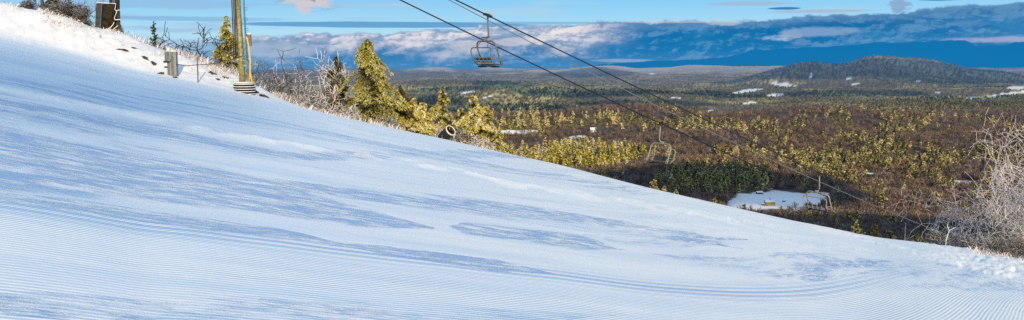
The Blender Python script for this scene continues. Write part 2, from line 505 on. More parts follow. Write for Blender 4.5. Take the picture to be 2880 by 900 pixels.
def snow_material():
    m, t, b = new_mat('groomed_snow')
    gs, gt = t.attr('gs'), t.attr('gt')
    scr, trk, grm, bnk, edg = t.attr('scr'), t.attr('trk'), t.attr('grm'), t.attr('bnk'), t.attr('edg')
    pos = t.new('ShaderNodeNewGeometry').outputs['Position']
    al = t.xyz(t.mul(gs, 1.0), t.mul(gt, .22), 0)
    n_st = t.noise(al, 2.6, 6, .62, .2)
    n_fine = t.noise(t.xyz(gs, t.mul(gt, .5), 0), 7.0, 5, .7)
    wob = t.mul(t.sub(t.noise(t.xyz(gs, t.mul(gt, .3), 0), 1.3, 3), .5), .06)
    ph = t.mul(t.add(gs, wob), 2 * math.pi / .066)
    wave = t.m('SINE', ph)
    n_rag = t.noise(t.xyz(gs, t.mul(gt, .16), .7), .9, 6, .68, .3)
    n_flk = t.noise(t.xyz(t.mul(gs, 1.0), t.mul(gt, .22), .3), 5.6, 6, .8)
    n_cr = t.noise(t.xyz(t.mul(gs, 1.0), t.mul(gt, .45), .9), 5.5, 6, .8)
    edge_ = t.add(t.mul(scr, .60), t.mul(t.sub(n_rag, .5), 2.0))
    sc_m = t.mul(t.ss(edge_, .10, .52), t.ss(scr, .03, .25))
    sc_m = t.mul(sc_m, t.ss(n_flk, .40, .58, .05, 1.0))
    amp = t.mul(t.mul(grm, t.ss(t.noise(al, .9, 5, .65), .36, .62, .30, 1.0)), t.add(1.0, t.mul(edg, .3)))
    groove = t.mul(wave, amp)
    # colour: packed snow, bluer scraped ice, whiter crumbs, plus painted shade on the left and in grooves
    big = t.noise(pos, .16, 3)
    streak = t.noise(t.xyz(gs, t.mul(gt, .05), 0), 1.4, 4, .6)
    c = t.mix(t.ss(big, .35, .65), (.90, .915, .945), (.95, .955, .96))
    c = t.mix(t.ss(t.sep(pos)[0], 6.0, -8.0, 0, .75), c, (.78, .86, .96))  # shade on the left of the run painted in as bluer snow
    side = t.ss(t.sep(pos)[0], -6.0, 8.0)  # right kept whiter below, its stronger sunlight put into the colour
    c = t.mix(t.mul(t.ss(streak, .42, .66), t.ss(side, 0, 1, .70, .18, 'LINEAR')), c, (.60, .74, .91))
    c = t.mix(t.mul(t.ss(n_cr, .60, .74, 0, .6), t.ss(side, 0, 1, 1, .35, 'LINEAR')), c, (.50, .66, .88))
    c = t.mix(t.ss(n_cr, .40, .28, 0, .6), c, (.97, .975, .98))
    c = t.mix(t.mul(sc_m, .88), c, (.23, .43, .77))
    c = t.mix(t.mul(t.mul(t.ss(wave, .1, -.8), amp), .55), c, (.42, .60, .83))  # groove troughs tinted blue, their shade put into the colour
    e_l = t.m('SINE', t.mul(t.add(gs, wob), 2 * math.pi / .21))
    c = t.mix(t.mul(t.mul(edg, t.ss(e_l, -.7, .6)), .9), c, (.34, .52, .79))  # shade of the deeper swath-edge grooves painted as blue lines
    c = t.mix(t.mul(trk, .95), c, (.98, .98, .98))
    c = t.mix(bnk, c, t.mix(t.ss(t.noise(pos, 2.2, 5, .65), .50, .72), (.80, .82, .87), (.66, .68, .75)))
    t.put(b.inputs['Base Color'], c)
    b.inputs['Roughness'].default_value = .55
    b.inputs['Specular IOR Level'].default_value = .25
    grain = t.noise(pos, 14.0, 4, .7)
    lump = t.noise(pos, 3.0, 4, .6)
    h = t.add(t.mul(groove, .0027), t.add(t.mul(t.sub(grain, .5), .004), t.mul(t.sub(lump, .5), .007)))
    h = t.add(h, t.mul(t.mul(sc_m, t.sub(n_fine, .9)), .034))
    bp = t.new('ShaderNodeBump'); bp.inputs['Strength'].default_value = .9; bp.inputs['Distance'].default_value = 1.0
    t.put(bp.inputs['Height'], h); t.l.new(bp.outputs[0], b.inputs['Normal'])
    return m
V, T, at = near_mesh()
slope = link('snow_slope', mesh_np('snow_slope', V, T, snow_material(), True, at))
tag(slope, 'wide groomed ski run with corduroy grooves and scraped blue patches', 'ski slope', kind='structure')
del V, T, at

# ------------------------------------------------------------------ valley
def crest_v(u): return np.interp(u, CG, CF)
def zv(x, y):
    x = np.asarray(x, float); y = np.asarray(y, float)
    yy = np.maximum(y, 50.0); u = x / yy
    z = -45 + (-207 + 45) * sstep(100, 850, y)
    plain = sstep(800, 1100, y)
    z = z + plain * (fbm(x / 520.0, y / 420.0, 3, 61) - .5) * 75
    z = z + 30 * np.exp(-((x - 305) / 210) ** 2 - ((y - 2680) / 260) ** 2)
    z = z + 16 * np.exp(-((x + 60) / 330) ** 2 - ((y - 2500) / 260) ** 2)
    z = z + 15 * np.exp(-((x - 1000) / 620) ** 2 - ((y - 2700) / 260) ** 2)
    z = z - 58 * sstep(2800, 3300, y) * sstep(.50, .30, u) - 40 * sstep(2800, 5200, y) * sstep(.30, .50, u)
    far = sstep(3300, 4600, y)
    z = z + far * (fbm(x / 1100.0, y / 1100.0, 4, 71) - .5) * 70
    def ridge(prof, Y, sy, zb):
        pu = [ray(a_, 160)[0] for a_, _ in prof]; pz = [ray(1288, b_)[1] * Y - zb for _, b_ in prof]
        h = np.interp(u, pu, pz, left=0, right=0)
        h2 = np.interp(u + .004, pu, pz, left=0, right=0) + np.interp(u - .004, pu, pz, left=0, right=0)
        e = (y - Y) / sy + (fbm(x / 900.0, y / 900.0, 3, 83) - .5) * 1.1
        return np.maximum(0, (h * 2 + h2) / 4) * np.exp(-e * e) * (.9 + .2 * fbm(x / 260.0, y / 420.0, 3, 77))
    rA = [(600, 200), (720, 184), (830, 181), (900, 180), (960, 178), (1020, 176), (1075, 170), (1110, 170), (1150, 175), (1190, 176), (1225, 171), (1255, 171), (1300, 174), (1420, 175), (1560, 178), (1760, 174), (2000, 176), (2300, 178), (2480, 176), (2700, 172), (3000, 180)]
    rB = [(1200, 196), (1288, 188), (1333, 178), (1400, 178), (1473, 169), (1540, 166), (1601, 174), (1679, 172), (1735, 165), (1791, 166), (1847, 168), (1903, 167), (1987, 168), (2080, 180), (2200, 190)]
    rC = [(1820, 210), (1900, 190), (1963, 171), (1998, 160), (2053, 156), (2098, 162), (2138, 158), (2158, 150), (2203, 142), (2238, 146), (2308, 146), (2348, 152), (2388, 163), (2453, 175), (2528, 182), (2640, 200), (2700, 210)]
    zb = -262.0
    for prof, Y_, sy_ in (([(820, 226), (900, 215), (1000, 206), (1150, 203), (1290, 206), (1450, 212), (1600, 220), (1700, 232)], 6200, 420),
                          ([(1050, 246), (1100, 236), (1300, 226), (1500, 224), (1650, 230), (1800, 242)], 4800, 330),
                          ([(1650, 246), (1750, 234), (1950, 223), (2150, 219), (2350, 222), (2576, 216), (2900, 216)], 5600, 380),
                          ([(1850, 276), (1900, 266), (2100, 256), (2300, 260), (2500, 252), (2900, 254)], 4200, 260)):
        z = np.maximum(z, zb + ridge(prof, Y_, sy_, zb) + (fbm(x / 500.0, y / 500.0, 3, 88) - .5) * 12)
    z = np.maximum(z, zb + ridge(rA, 12800, 1100, zb))
    z = np.maximum(z, zb + ridge(rB, 10600, 900, zb))
    z = np.maximum(z, zb + ridge(rC, 8000, 1150, zb))
    return z
def valley_hit(dx, dy):
    u, v = ray(dx, dy)
    ys = np.concatenate([np.arange(500, 4000, 2.0), np.arange(4000, 16000, 10.0)])
    d = v * ys - zv(u * ys, ys)
    k = np.argmax(d < 0)
    Y = ys[k]
    return Vector((u * Y, Y, float(zv(np.array([u * Y]), np.array([Y]))[0])))

# open snow fields in the valley: (view x, view y, half width, half height, lean)
FIELDS = [(1965, 507, 118, 24, 0), (1880, 516, 60, 16, 0), (2050, 500, 45, 16, 0), (2438, 463, 46, 11, 0), (1295, 330, 50, 3.5, 0), (1300, 282, 42, 3, 0), (1290, 333, 40, 4, 0),
          (1340, 382, 60, 5, -.05), (1966, 212, 30, 4, .1), (1880, 229, 36, 4, -.15), (1956, 239, 28, 4, -.05), (1888, 259, 18, 3, -.1),
          (1780, 281, 18, 3, -.2), (2530, 238, 55, 4, -.12), (2560, 221, 26, 4, -.05), (2450, 246, 30, 2, -.05), (2360, 232, 10, 2, 0), (1700, 246, 12, 2, 0),
          (1230, 243, 18, 2, -.25), (1180, 232, 22, 2, -.1), (2150, 212, 14, 2, -.1), (2140, 199, 12, 1.5, 0), (2310, 205, 8, 1.2, 0), (2040, 191, 3, 8, -1.5), (2560, 160, 14, 3, -.1), (1640, 186, 10, 1.6, 0),
          (1445, 345, 30, 4, -.1), (2300, 500, 0.1, 0.1, 0), (2210, 436, 55, 2, 0)]
def field_mask(x, y):
    u = x / np.maximum(y, 1.0); z = zv(x, y); dx, dy = unproject(u, z / np.maximum(y, 1.0))
    m = np.zeros_like(dx)
    wob = (fbm(x / 45.0, y / 110.0, 3, 91) - .5)
    for a, b, w_, h_, k in FIELDS:
        e = ((dx - a) / w_) ** 2 + ((dy - b - k * (dx - a)) / h_) ** 2 + wob * 2.6
        m = np.maximum(m, 1 - sstep(.75, 1.05, e))
    return m
def conifer_density(x, y):
    u = x / np.maximum(y, 1.0); dx, dy = unproject(u, zv(x, y) / np.maximum(y, 1.0))
    n = fbm(x / 170.0, y / 260.0, 4, 101)
    n2 = fbm(x / 60.0, y / 95.0, 3, 133)
    d = sstep(.47, .60, n) * sstep(.36, .60, n2) * .95 + .025
    d = np.maximum(d, (1 - sstep(.8, 1.15, ((dx - 1430) / 180) ** 2 + ((dy - 402) / 34) ** 2)) * 1.0)
    d = np.maximum(d, (1 - sstep(.8, 1.15, ((dx - 1380) / 200) ** 2 + ((dy - 318) / 22) ** 2)) * .75)
    d = np.maximum(d, (1 - sstep(.8, 1.2, ((dx - 1540) / 75) ** 2 + ((dy - 298) / 14) ** 2)) * .9)
    d = np.maximum(d, (1 - sstep(.8, 1.15, ((dx - 1800) / 150) ** 2 + ((dy - 462) / 42) ** 2)) * .72)
    d = np.maximum(d, (1 - sstep(.8, 1.15, ((dx - 2250) / 210) ** 2 + ((dy - 400) / 36) ** 2)) * .55)
    d = np.maximum(d, sstep(3200, 3800, y) * (sstep(.38, .60, n) * .7 + .2))
    red = (1 - sstep(.7, 1.2, ((dx - 2270) / 220) ** 2 + ((dy - 505) / 52) ** 2))
    red = np.maximum(red, 1 - sstep(.7, 1.2, ((dx - 1560) / 190) ** 2 + ((dy - 338) / 24) ** 2))
    return d * (1 - .9 * red)

def valley_mesh():
    us = np.linspace(-.86, .86, 1150)
    v1 = np.concatenate([np.linspace(.30, .026, 760), np.linspace(.0259, .0145, 300)])
    ys = np.concatenate([np.linspace(60, 690, 60), 207 / v1[207 / v1 > 690]])
    ys = np.concatenate([ys, np.linspace(ys[-1] * 1.004, 17000, 160), [20000, 26000, 40000, 70000]])
    U, Y = np.meshgrid(us, ys); X = U * Y
    Z = zv(X, Y)
    # crowns of the far woodland as relief of the sheet itself
    tree = (RNG.random(X.shape) ** 2) * 7 * sstep(2800, 4200, Y) * (1 - sstep(18000, 20000, Y))
    fm = field_mask(X, Y)
    Z = Z + tree * (1 - fm) * (.25 + .75 * sstep(4000, 6000, Y))
    Z = Z - np.maximum(0, Y - 14200) ** 1.25 * .02 - np.where(Y > 17500, Y * .05, 0)
    cd = conifer_density(X, Y)
    rnd = RNG.random(X.shape)
    nr, nc = X.shape
    V = np.stack([X, Y, Z], -1).reshape(-1, 3)
    i = np.arange(nr - 1)[:, None] * nc + np.arange(nc - 1)[None, :]
    T = np.stack([i, i + 1, i + 1 + nc, i + nc], -1).reshape(-1, 4)
    return V, T, dict(field=fm.ravel(), con=cd.ravel(), rnd=rnd.ravel())

def valley_material():
    m, t, b = new_mat('valley_woodland')
    pos = t.new('ShaderNodeNewGeometry').outputs['Position']
    s = t.sep(pos)
    n1 = t.noise(pos, .0016, 5, .6); n2 = t.noise(pos, .02, 4, .7); n3 = t.noise(pos, .006, 4, .6)
    con, fld, rnd = t.attr('con'), t.attr('field'), t.attr('rnd')
    brown = t.mix(t.ss(n2, .35, .65), (.060, .048, .042), (.13, .10, .085))
    green = t.mix(t.ss(t.add(t.mul(n2, .5), t.mul(rnd, .5)), .35, .7), (.05, .052, .025), (.24, .20, .06))
    wood = t.mix(t.ss(t.add(con, t.mul(t.sub(n3, .5), .8)), .25, .6), brown, green)
    farw = t.mix(t.ss(t.add(t.mul(n3, .6), t.mul(rnd, .4)), .36, .62), (.085, .080, .062), t.mix(t.ss(n1, .44, .56), (.20, .17, .13), (.48, .40, .15)))
    farw = t.mix(t.mul(t.ss(n1, .60, .48), .55), farw, (.09, .092, .075))
    c = t.mix(t.ss(s[1], 3000.0, 4600.0), wood, farw)
    # rime on the high ground far away
    rime = t.mul(t.ss(t.add(s[2], t.mul(t.sub(n3, .5), 90.0)), -250.0, -200.0), t.ss(s[1], 9000.0, 11500.0))
    c = t.mix(t.mul(t.ss(s[1], 6200.0, 7600.0), .75), c, t.mix(t.ss(t.add(t.mul(n3, .6), t.mul(rnd, .4)), .40, .6), (.11, .105, .10), (.29, .25, .19)))
    c = t.mix(t.mul(rime, .85), c, (.85, .72, .66))
    c = t.mix(fld, c, (.82, .86, .93))
    t.put(b.inputs['Base Color'], c)
    b.inputs['Roughness'].default_value = .9; b.inputs['Specular IOR Level'].default_value = .1
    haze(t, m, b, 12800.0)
    return m
V, T, at = valley_mesh()
valley = link('valley_terrain', mesh_np('valley_terrain', V, T, valley_material(), False, at))
tag(valley, 'wooded winter valley floor with low hills and open snow fields', 'terrain', kind='structure')
del V, T, at

def mountains():
    m, t, b = new_mat('distant_mountain')
    pos = t.new('ShaderNodeNewGeometry').outputs['Position']
    n = t.noise(pos, .0008, 5, .6)
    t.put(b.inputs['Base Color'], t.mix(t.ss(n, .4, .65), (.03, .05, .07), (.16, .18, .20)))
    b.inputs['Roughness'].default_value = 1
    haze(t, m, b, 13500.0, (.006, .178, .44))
    for name, Yc, prof, lab, hz in (
        ('mountain_range', 27000, [(1380, 176), (1480, 170), (1560, 158), (1640, 154), (1760, 149), (1800, 144), (1860, 141), (1900, 143), (1960, 134), (2020, 128), (2100, 127), (2250, 126), (2400, 128), (2520, 133), (2700, 140), (3000, 150)],
         'long blue mountain range under the dark cloud bank', 0),
        ('mountain_ridge', 38000, [(1780, 150), (1850, 138), (1950, 125), (2100, 115), (2250, 108), (2350, 104), (2400, 107), (2440, 115), (2470, 118), (2520, 113), (2576, 110), (2700, 100), (3000, 118)],
         'farther pale blue mountain with a peak beside a pink cloud gap', 0)):
        us = np.linspace(ray(prof[0][0], 140)[0], ray(prof[-1][0], 140)[0], 500)
        pu = [ray(a, 140)[0] for a, _ in prof]; pv = [ray(1288, b_)[1] for _, b_ in prof]
        crest = np.interp(us, pu, pv)
        k = np.exp(-.5 * (np.arange(-9, 10) / 4.0) ** 2); k /= k.sum()
        crest = np.convolve(np.pad(crest, 9, mode='edge'), k, 'valid') * Yc
        crest = crest + (fbm(us * 60, us * 0, 4, 5) - .5) * .0022 * Yc
        rows = np.linspace(-1, 1, 31)
        V = []
        for r in rows:
            y = Yc + r * 3500
            fall = (1 - abs(r) ** 1.3)
            z = -1300 + (crest + 1300) * fall * (1 + (fbm(us * 30, us * 0 + r * 3, 4, 9) - .5) * .35 * (abs(r) > .05))
            V.append(np.stack([us * Yc, np.full_like(us, y), z], -1))
        V = np.array(V); nr, nc = V.shape[:2]
        i = np.arange(nr - 1)[:, None] * nc + np.arange(nc - 1)[None, :]
        T = np.stack([i, i + 1, i + 1 + nc, i + nc], -1).reshape(-1, 4)
        o = link(name, mesh_np(name, V.reshape(-1, 3), T, m, True))
        tag(o, lab, 'mountain', kind='structure')
mountains()

# ------------------------------------------------------------------ foliage builders (numpy)
def rot_rows(n, rng):
    d = rng.normal(size=(n, 3)); return d / np.linalg.norm(d, axis=1, keepdims=True)

def leaf_quads(C, D, L, W, rng):
    """centre, long axis, length, width -> two-triangle blades with a ragged tip"""
    n = len(C)
    D = D / np.maximum(np.linalg.norm(D, axis=1, keepdims=True), 1e-6)
    S = np.cross(D, rot_rows(n, rng)); S /= np.maximum(np.linalg.norm(S, axis=1, keepdims=True), 1e-6)
    a = C - D * L[:, None] * .5
    m1 = C + S * W[:, None] * .5; m2 = C - S * W[:, None] * .5
    b = C + D * L[:, None] * .5
    V = np.stack([a, m1, b, m2], 1).reshape(-1, 3)
    i = np.arange(n)[:, None] * 4
    T = np.concatenate([i + np.array([[0, 1, 2]]), i + np.array([[0, 2, 3]])], 0)
    return V, T

def conifer_np(h, r, nb, nl, leaf, droop, seed, bare=.06, lean=0.0, gap=.0, power=.9, jk=.30):
    """crown as drooping boughs of many small blades; returns V,T and a depth tint"""
    rng = np.random.default_rng(seed)
    tz = rng.random(nb) ** .85
    tz = bare + (1 - bare) * tz
    ang = rng.random(nb) * 2 * np.pi
    side = .62 + .38 * np.sin(ang * 1 + seed) * np.sin(ang * 3 + tz * 9 + seed * 2)
    lobes = .75 + .35 * np.sin(tz * 26 + ang * 1.0 + seed)
    Lb = r * (np.clip(1.02 - tz, 0, 1) ** power) * (.62 + .5 * rng.random(nb)) * lobes * (.7 + .5 * side) + r * .05
    keep = rng.random(nb) > gap
    tz, ang, Lb = tz[keep], ang[keep], Lb[keep]; nb = len(tz)
    per = np.maximum(3, (nl * (Lb / Lb.mean())).astype(int))
    idx = np.repeat(np.arange(nb), per); n = len(idx)
    f = rng.random(n) ** .6
    L = Lb[idx]; a = ang[idx] + rng.normal(size=n) * .10
    rad = f * L
    up = .22 * f * L - droop * (f ** 2) * L
    C = np.stack([np.cos(a) * rad, np.sin(a) * rad, tz[idx] * h + up], -1)
    jit = np.minimum(jk * L, leaf * 1.5)[:, None]
    C = C + rng.normal(size=(n, 3)) * jit * np.array([.5, .5, .38])
    D = np.stack([np.cos(a), np.sin(a), -.4 - droop * 1.4 * f], -1) + rng.normal(size=(n, 3)) * .55
    lf = leaf * (.6 + .8 * rng.random(n))
    V, T = leaf_quads(C, D, lf * 1.5, lf * .75, rng)
    V[:, 0] += lean * (V[:, 2] / h) ** 2 * h
    tint = np.repeat(np.clip(f * .8 + rng.random(n) * .35, 0, 1), 4)  # inner blades darker, tips brighter: crown shade put into the tint
    return V, T, tint

def segs_mesh(S, n=4):
    """array of segments (p0,p1,r0,r1) -> prisms"""
    p0 = np.array([s[0] for s in S]); p1 = np.array([s[1] for s in S])
    r0 = np.array([s[2] for s in S]); r1 = np.array([s[3] for s in S])
    d = p1 - p0; d /= np.maximum(np.linalg.norm(d, axis=1, keepdims=True), 1e-9)
    ref = np.where(np.abs(d[:, 2:3]) < .9, np.array([[0, 0, 1.0]]), np.array([[1.0, 0, 0]]))
    a = np.cross(d, ref); a /= np.linalg.norm(a, axis=1, keepdims=True); b = np.cross(d, a)
    V = []
    for k in range(n):
        t = 2 * math.pi * k / n
        o = a * math.cos(t) + b * math.sin(t)
        V.append(p0 + o * r0[:, None]); V.append(p1 + o * r1[:, None])
    V = np.stack(V, 1).reshape(-1, 3)
    T = []
    base = np.arange(len(S))[:, None] * 2 * n
    for k in range(n):
        k2 = (k + 1) % n
        T.append(base + np.array([[2 * k, 2 * k2, 2 * k2 + 1]])); T.append(base + np.array([[2 * k, 2 * k2 + 1, 2 * k + 1]]))
    return V, np.concatenate(T, 0)

def bare_segs(h, seed, levels=4, kids=5, r=.07, spread=.75, droop=0.0, ratio=.58, up=.25, stems=1, wander=.18, trunkfrac=.55, minr=.006):
    rng = random.Random(seed)
    out = {0: [], 1: []}
    def grow(p, d, L, r, lev):
        n = 5 if lev == 0 else (4 if lev == 1 else 3)
        for i in range(n):
            d = Vector((d.x + rng.gauss(0, wander), d.y + rng.gauss(0, wander), d.z + rng.gauss(0, wander) + (up * .3 if lev < 2 else -droop * lev * .25))).normalized()
            q = p + d * (L / n)
            r1 = max(minr, r * (1 - .5 / n * (1.2 if lev else 1.0)))
            out[0 if lev < 2 else 1].append((tuple(p), tuple(q), max(r, minr), r1))
            if lev < levels - 1 and (i > 0 or lev > 0):
                k = kids if i < n - 1 else kids + 1
                for _ in range(max(1, int(round(k / n * (1.3 if lev == 0 else 1.0) + rng.random() * .6)))):
                    ax = Vector((rng.gauss(0, 1), rng.gauss(0, 1), rng.gauss(0, .5))).normalized()
                    side = d.cross(ax)
                    if side.length < .05: continue
                    side.normalize()
                    nd = (d * (1 - spread) + side * spread + Vector((0, 0, up))).normalized()
                    grow(q, nd, L * ratio * (.65 + .6 * rng.random()), max(minr, r1 * .62), lev + 1)
            p, r = q, r1
    for s in range(stems):
        d0 = Vector((rng.gauss(0, .22 if stems > 1 else .05), rng.gauss(0, .22 if stems > 1 else .05), 1)).normalized()
        p0 = Vector((rng.gauss(0, .12) if stems > 1 else 0, rng.gauss(0, .12) if stems > 1 else 0, -.35))
        grow(p0, d0, h * trunkfrac * (.75 + .4 * rng.random() if stems > 1 else 1.0) + .3, r, 0)
    return out

# ------------------------------------------------------------------ foliage materials
def foliage_mat(name, dark, mid, lit, frost, frost_amt, hz=None, obj_var=True):
    m, t, b = new_mat(name)
    geo = t.new('ShaderNodeNewGeometry')
    tc = t.new('ShaderNodeTexCoord').outputs['Object']
    ti = t.attr('tint')
    n = t.noise(tc, 2.2, 4, .6); n2 = t.noise(tc, 7.0, 3, .6)
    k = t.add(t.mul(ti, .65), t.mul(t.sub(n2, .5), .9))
    c = t.mix(t.ss(k, .20, .46), dark, mid)  # dark to lit by tint, painting the shade inside the crown
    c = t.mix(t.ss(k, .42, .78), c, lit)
    nz = t.sep(geo.outputs['Normal'])[2]
    nz = t.m('ABSOLUTE', nz)
    fr = t.ss(t.add(t.mul(nz, .55), t.add(t.mul(ti, .25), t.mul(t.sub(n, .5), 1.5))), .62 - frost_amt, .95 - frost_amt)
    c = t.mix(fr, c, frost)
    if obj_var:
        rn = t.new('ShaderNodeObjectInfo').outputs['Random']
        c = t.mix(t.mul(rn, .75), c, t.mix(1.0, c, (.42, .50, .52), 'MULTIPLY'))
    t.put(b.inputs['Base Color'], c)
    b.inputs['Roughness'].default_value = .75; b.inputs['Specular IOR Level'].default_value = .2
    if hz: haze(t, m, b, hz)
    return m
M_gold = foliage_mat('golden_iced_needles', (.028, .030, .010), (.34, .29, .040), (.74, .62, .13), (.88, .84, .72), .15)
M_dark = foliage_mat('dark_frosted_needles', (.018, .022, .012), (.060, .058, .020), (.13, .115, .04), (.55, .55, .55), .00)
M_forest = foliage_mat('valley_conifer_needles', (.024, .028, .014), (.24, .21, .050), (.66, .55, .17), (.86, .80, .62), .14, 12800.0)
M_bark = simple('dark_bark', (.065, .050, .040), .9, scale=12, col2=(.025, .02, .017))
def frost_bark(name, bark, rime, amt, scale=6.0):
    m, t, b = new_mat(name)
    tc = t.new('ShaderNodeTexCoord').outputs['Object']
    nz = t.sep(t.new('ShaderNodeNewGeometry').outputs['Normal'])[2]
    n = t.noise(tc, scale, 4, .6)
    f = t.ss(t.add(t.mul(nz, .35), n), .62 - amt, .80 - amt)
    t.put(b.inputs['Base Color'], t.mix(f, bark, rime))
    b.inputs['Roughness'].default_value = .6
    return m
M_rime = frost_bark('rimed_twigs', (.085, .068, .058), (.66, .65, .67), .10)
M_rimebark = frost_bark('rimed_bark', (.05, .042, .036), (.60, .60, .62), .02)
M_rimewhite = frost_bark('white_rimed_branches', (.13, .10, .09), (.80, .77, .79), .25)
M_rimemix = frost_bark('half_rimed_twigs', (.075, .052, .042), (.60, .58, .60), -.01)
M_twig = frost_bark('bare_twigs', (.055, .042, .036), (.42, .40, .42), -.02)

def conifer_thing(dx, top, Y, wid, label, group=None, mat=None, nb=170, nl=22, leaf=.13, droop=.45, seed=1, name='conifer', extra=.6, lean=0.0, gap=0.0, power=.9, cat='tree', base=250):
    pb = spot(dx, Y, base); tp = P(dx, top, Y)
    h = tp.z - pb.z + extra
    r = wid * DS / F * Y * .98
    root = empty(name, (pb.x, pb.y, pb.z - extra), label, cat, group)
    V, T, ti = conifer_np(h, r, nb, nl, leaf, droop, seed, lean=lean, gap=gap, power=power, jk=.20)
    link('crown', mesh_np('crown', V, T, mat or M_gold, False, dict(tint=ti)), root)
    mb = MB(); mb.tube([(0, 0, -.4), (0, 0, h * .5), (lean * h * .8, 0, h * .97)], [h * .022 + .02, h * .013 + .015, .012], 7)
    mb.build('trunk', M_bark, root)
    return root

def bare_thing(dx, top, Y, label, name='bare_tree', group=None, seed=1, mt=None, mc=None, base=250, extra=.3, scale=1.0, cat='tree', ground_z=None, **kw):
    pb = spot(dx, Y, base); tp = P(dx, top, Y)
    h = (tp.z - pb.z + extra) * scale
    S = bare_segs(h, seed, **kw)
    allz = [s[1][2] for s in S[0] + S[1]]
    k = h / max(allz)
    root = empty(name, (pb.x, pb.y, pb.z - extra), label, cat, group)
    def sc_(ss): return [(tuple(c * k for c in a), tuple(c * k for c in b_), r0, r1) for a, b_, r0, r1 in ss]
    V, T = segs_mesh(sc_(S[0]), 5); link('trunk', mesh_np('trunk', V, T, mt or M_rimebark), root)
    if S[1]:
        V, T = segs_mesh(sc_(S[1]), 3); link('crown', mesh_np('crown', V, T, mc or M_rime), root)
    return root

# ------------------------------------------------------------------ trees along the edge of the run
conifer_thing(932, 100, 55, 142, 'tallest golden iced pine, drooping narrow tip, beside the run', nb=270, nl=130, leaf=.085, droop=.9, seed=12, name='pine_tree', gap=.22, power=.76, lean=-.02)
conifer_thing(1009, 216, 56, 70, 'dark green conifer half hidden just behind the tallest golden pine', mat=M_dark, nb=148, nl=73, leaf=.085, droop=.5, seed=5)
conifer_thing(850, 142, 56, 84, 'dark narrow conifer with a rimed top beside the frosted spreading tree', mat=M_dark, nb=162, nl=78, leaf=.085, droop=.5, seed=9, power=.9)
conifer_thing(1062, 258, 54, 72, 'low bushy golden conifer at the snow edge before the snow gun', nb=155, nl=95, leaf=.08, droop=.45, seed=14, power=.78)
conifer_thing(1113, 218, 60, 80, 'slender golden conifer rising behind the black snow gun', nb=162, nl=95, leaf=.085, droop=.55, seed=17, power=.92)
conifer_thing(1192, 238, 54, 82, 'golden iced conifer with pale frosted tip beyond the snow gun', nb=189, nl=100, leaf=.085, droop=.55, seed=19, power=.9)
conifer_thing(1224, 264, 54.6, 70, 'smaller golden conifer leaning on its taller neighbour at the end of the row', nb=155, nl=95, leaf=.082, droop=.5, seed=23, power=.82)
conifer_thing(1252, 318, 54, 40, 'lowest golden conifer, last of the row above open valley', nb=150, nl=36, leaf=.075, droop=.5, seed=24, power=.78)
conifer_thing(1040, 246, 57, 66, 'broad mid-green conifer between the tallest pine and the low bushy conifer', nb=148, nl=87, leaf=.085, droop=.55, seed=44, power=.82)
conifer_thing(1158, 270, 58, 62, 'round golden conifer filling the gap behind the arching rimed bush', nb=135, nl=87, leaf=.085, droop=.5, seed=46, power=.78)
conifer_thing(390, 52, 53, 30, 'tiny dark spruce standing alone on the snowy bank', mat=M_dark, nb=60, nl=12, leaf=.085, droop=-.15, seed=3, name='spruce_tree', power=.9, base=110)
conifer_thing(574, 42, 56, 66, 'tall golden conifer with clumped ice behind the pipe tower', nb=175, nl=87, leaf=.09, droop=.6, seed=27, gap=.1, base=180)
conifer_thing(133, -30, 56, 62, 'dark conifer in brush at the top of the bank', mat=M_dark, nb=150, nl=16, leaf=.11, droop=.5, seed=31, base=30)

bare_thing(511, 55, 54, 'leafless dark tree with round crown between utility box and pipe tower', seed=4, mt=M_bark, mc=M_bark, levels=4, kids=4, r=.08, spread=.66, up=.12, ratio=.70, minr=.019, base=140, trunkfrac=.42, wander=.22)
bare_thing(772, 122, 55, 'white rimed spreading tree standing left of the dark narrow conifer', seed=8, levels=4, kids=5, r=.075, spread=.76, up=.06, ratio=.72, minr=.014, base=230, trunkfrac=.40, mt=M_twig, mc=M_rimewhite, wander=.2)
bare_thing(836, 120, 55.5, 'thin rimed tree mingled with the dark narrow conifer', seed=15, levels=4, kids=5, r=.05, spread=.6, up=.3, minr=.015, base=230, mc=M_rimewhite)
bare_thing(668, 120, 54, 'dark crooked leafless tree right behind the yellow hose', seed=22, mt=M_bark, mc=M_twig, levels=4, kids=4, r=.065, spread=.85, up=.05, minr=.018, base=190)
bare_thing(325, 58, 53, 'single thin sapling beside the black padded lift tower', name='sapling', seed=6, mt=M_twig, mc=M_twig, levels=3, kids=3, r=.03, spread=.5, minr=.015, base=90)
bare_thing(175, -30, 53, 'tall dark brush with snow clots left of the padded tower', name='shrub', seed=33, mt=M_bark, mc=M_rimebark, levels=4, kids=5, r=.05, spread=.6, stems=6, minr=.010, base=40, cat='shrub')
bare_thing(205, 12, 52.6, 'low snowy brush drooping down the bank toward the padded tower', name='shrub', seed=36, mt=M_bark, mc=M_rimemix, levels=4, kids=5, r=.03, spread=.7, stems=5, minr=.010, base=50, cat='shrub')
bare_thing(140, 0, 53.2, 'dense dark brush around the foot of the bank-top conifer', name='shrub', seed=37, mt=M_bark, mc=M_rimebark, levels=4, kids=6, r=.035, spread=.7, stems=6, minr=.011, base=40, cat='shrub')
bare_thing(70, -12, 53, 'snow-clotted shrub at the far left top of the bank', name='shrub', seed=38, mt=M_bark, mc=M_rimemix, levels=4, kids=5, r=.03, spread=.7, stems=5, minr=.011, base=20, cat='shrub')
mb = MB(); q_ = spot(107, 53, 20); mb.tube([(0, 0, -.4), (.0, 0, 1.2), (-.02, 0, 3.6)], [.10, .09, .07], 9)
o = mb.build('tree_trunk', M_rimebark); o.location = q_; tag(o, 'straight dark tree trunk with snow patches at the far left', 'tree')

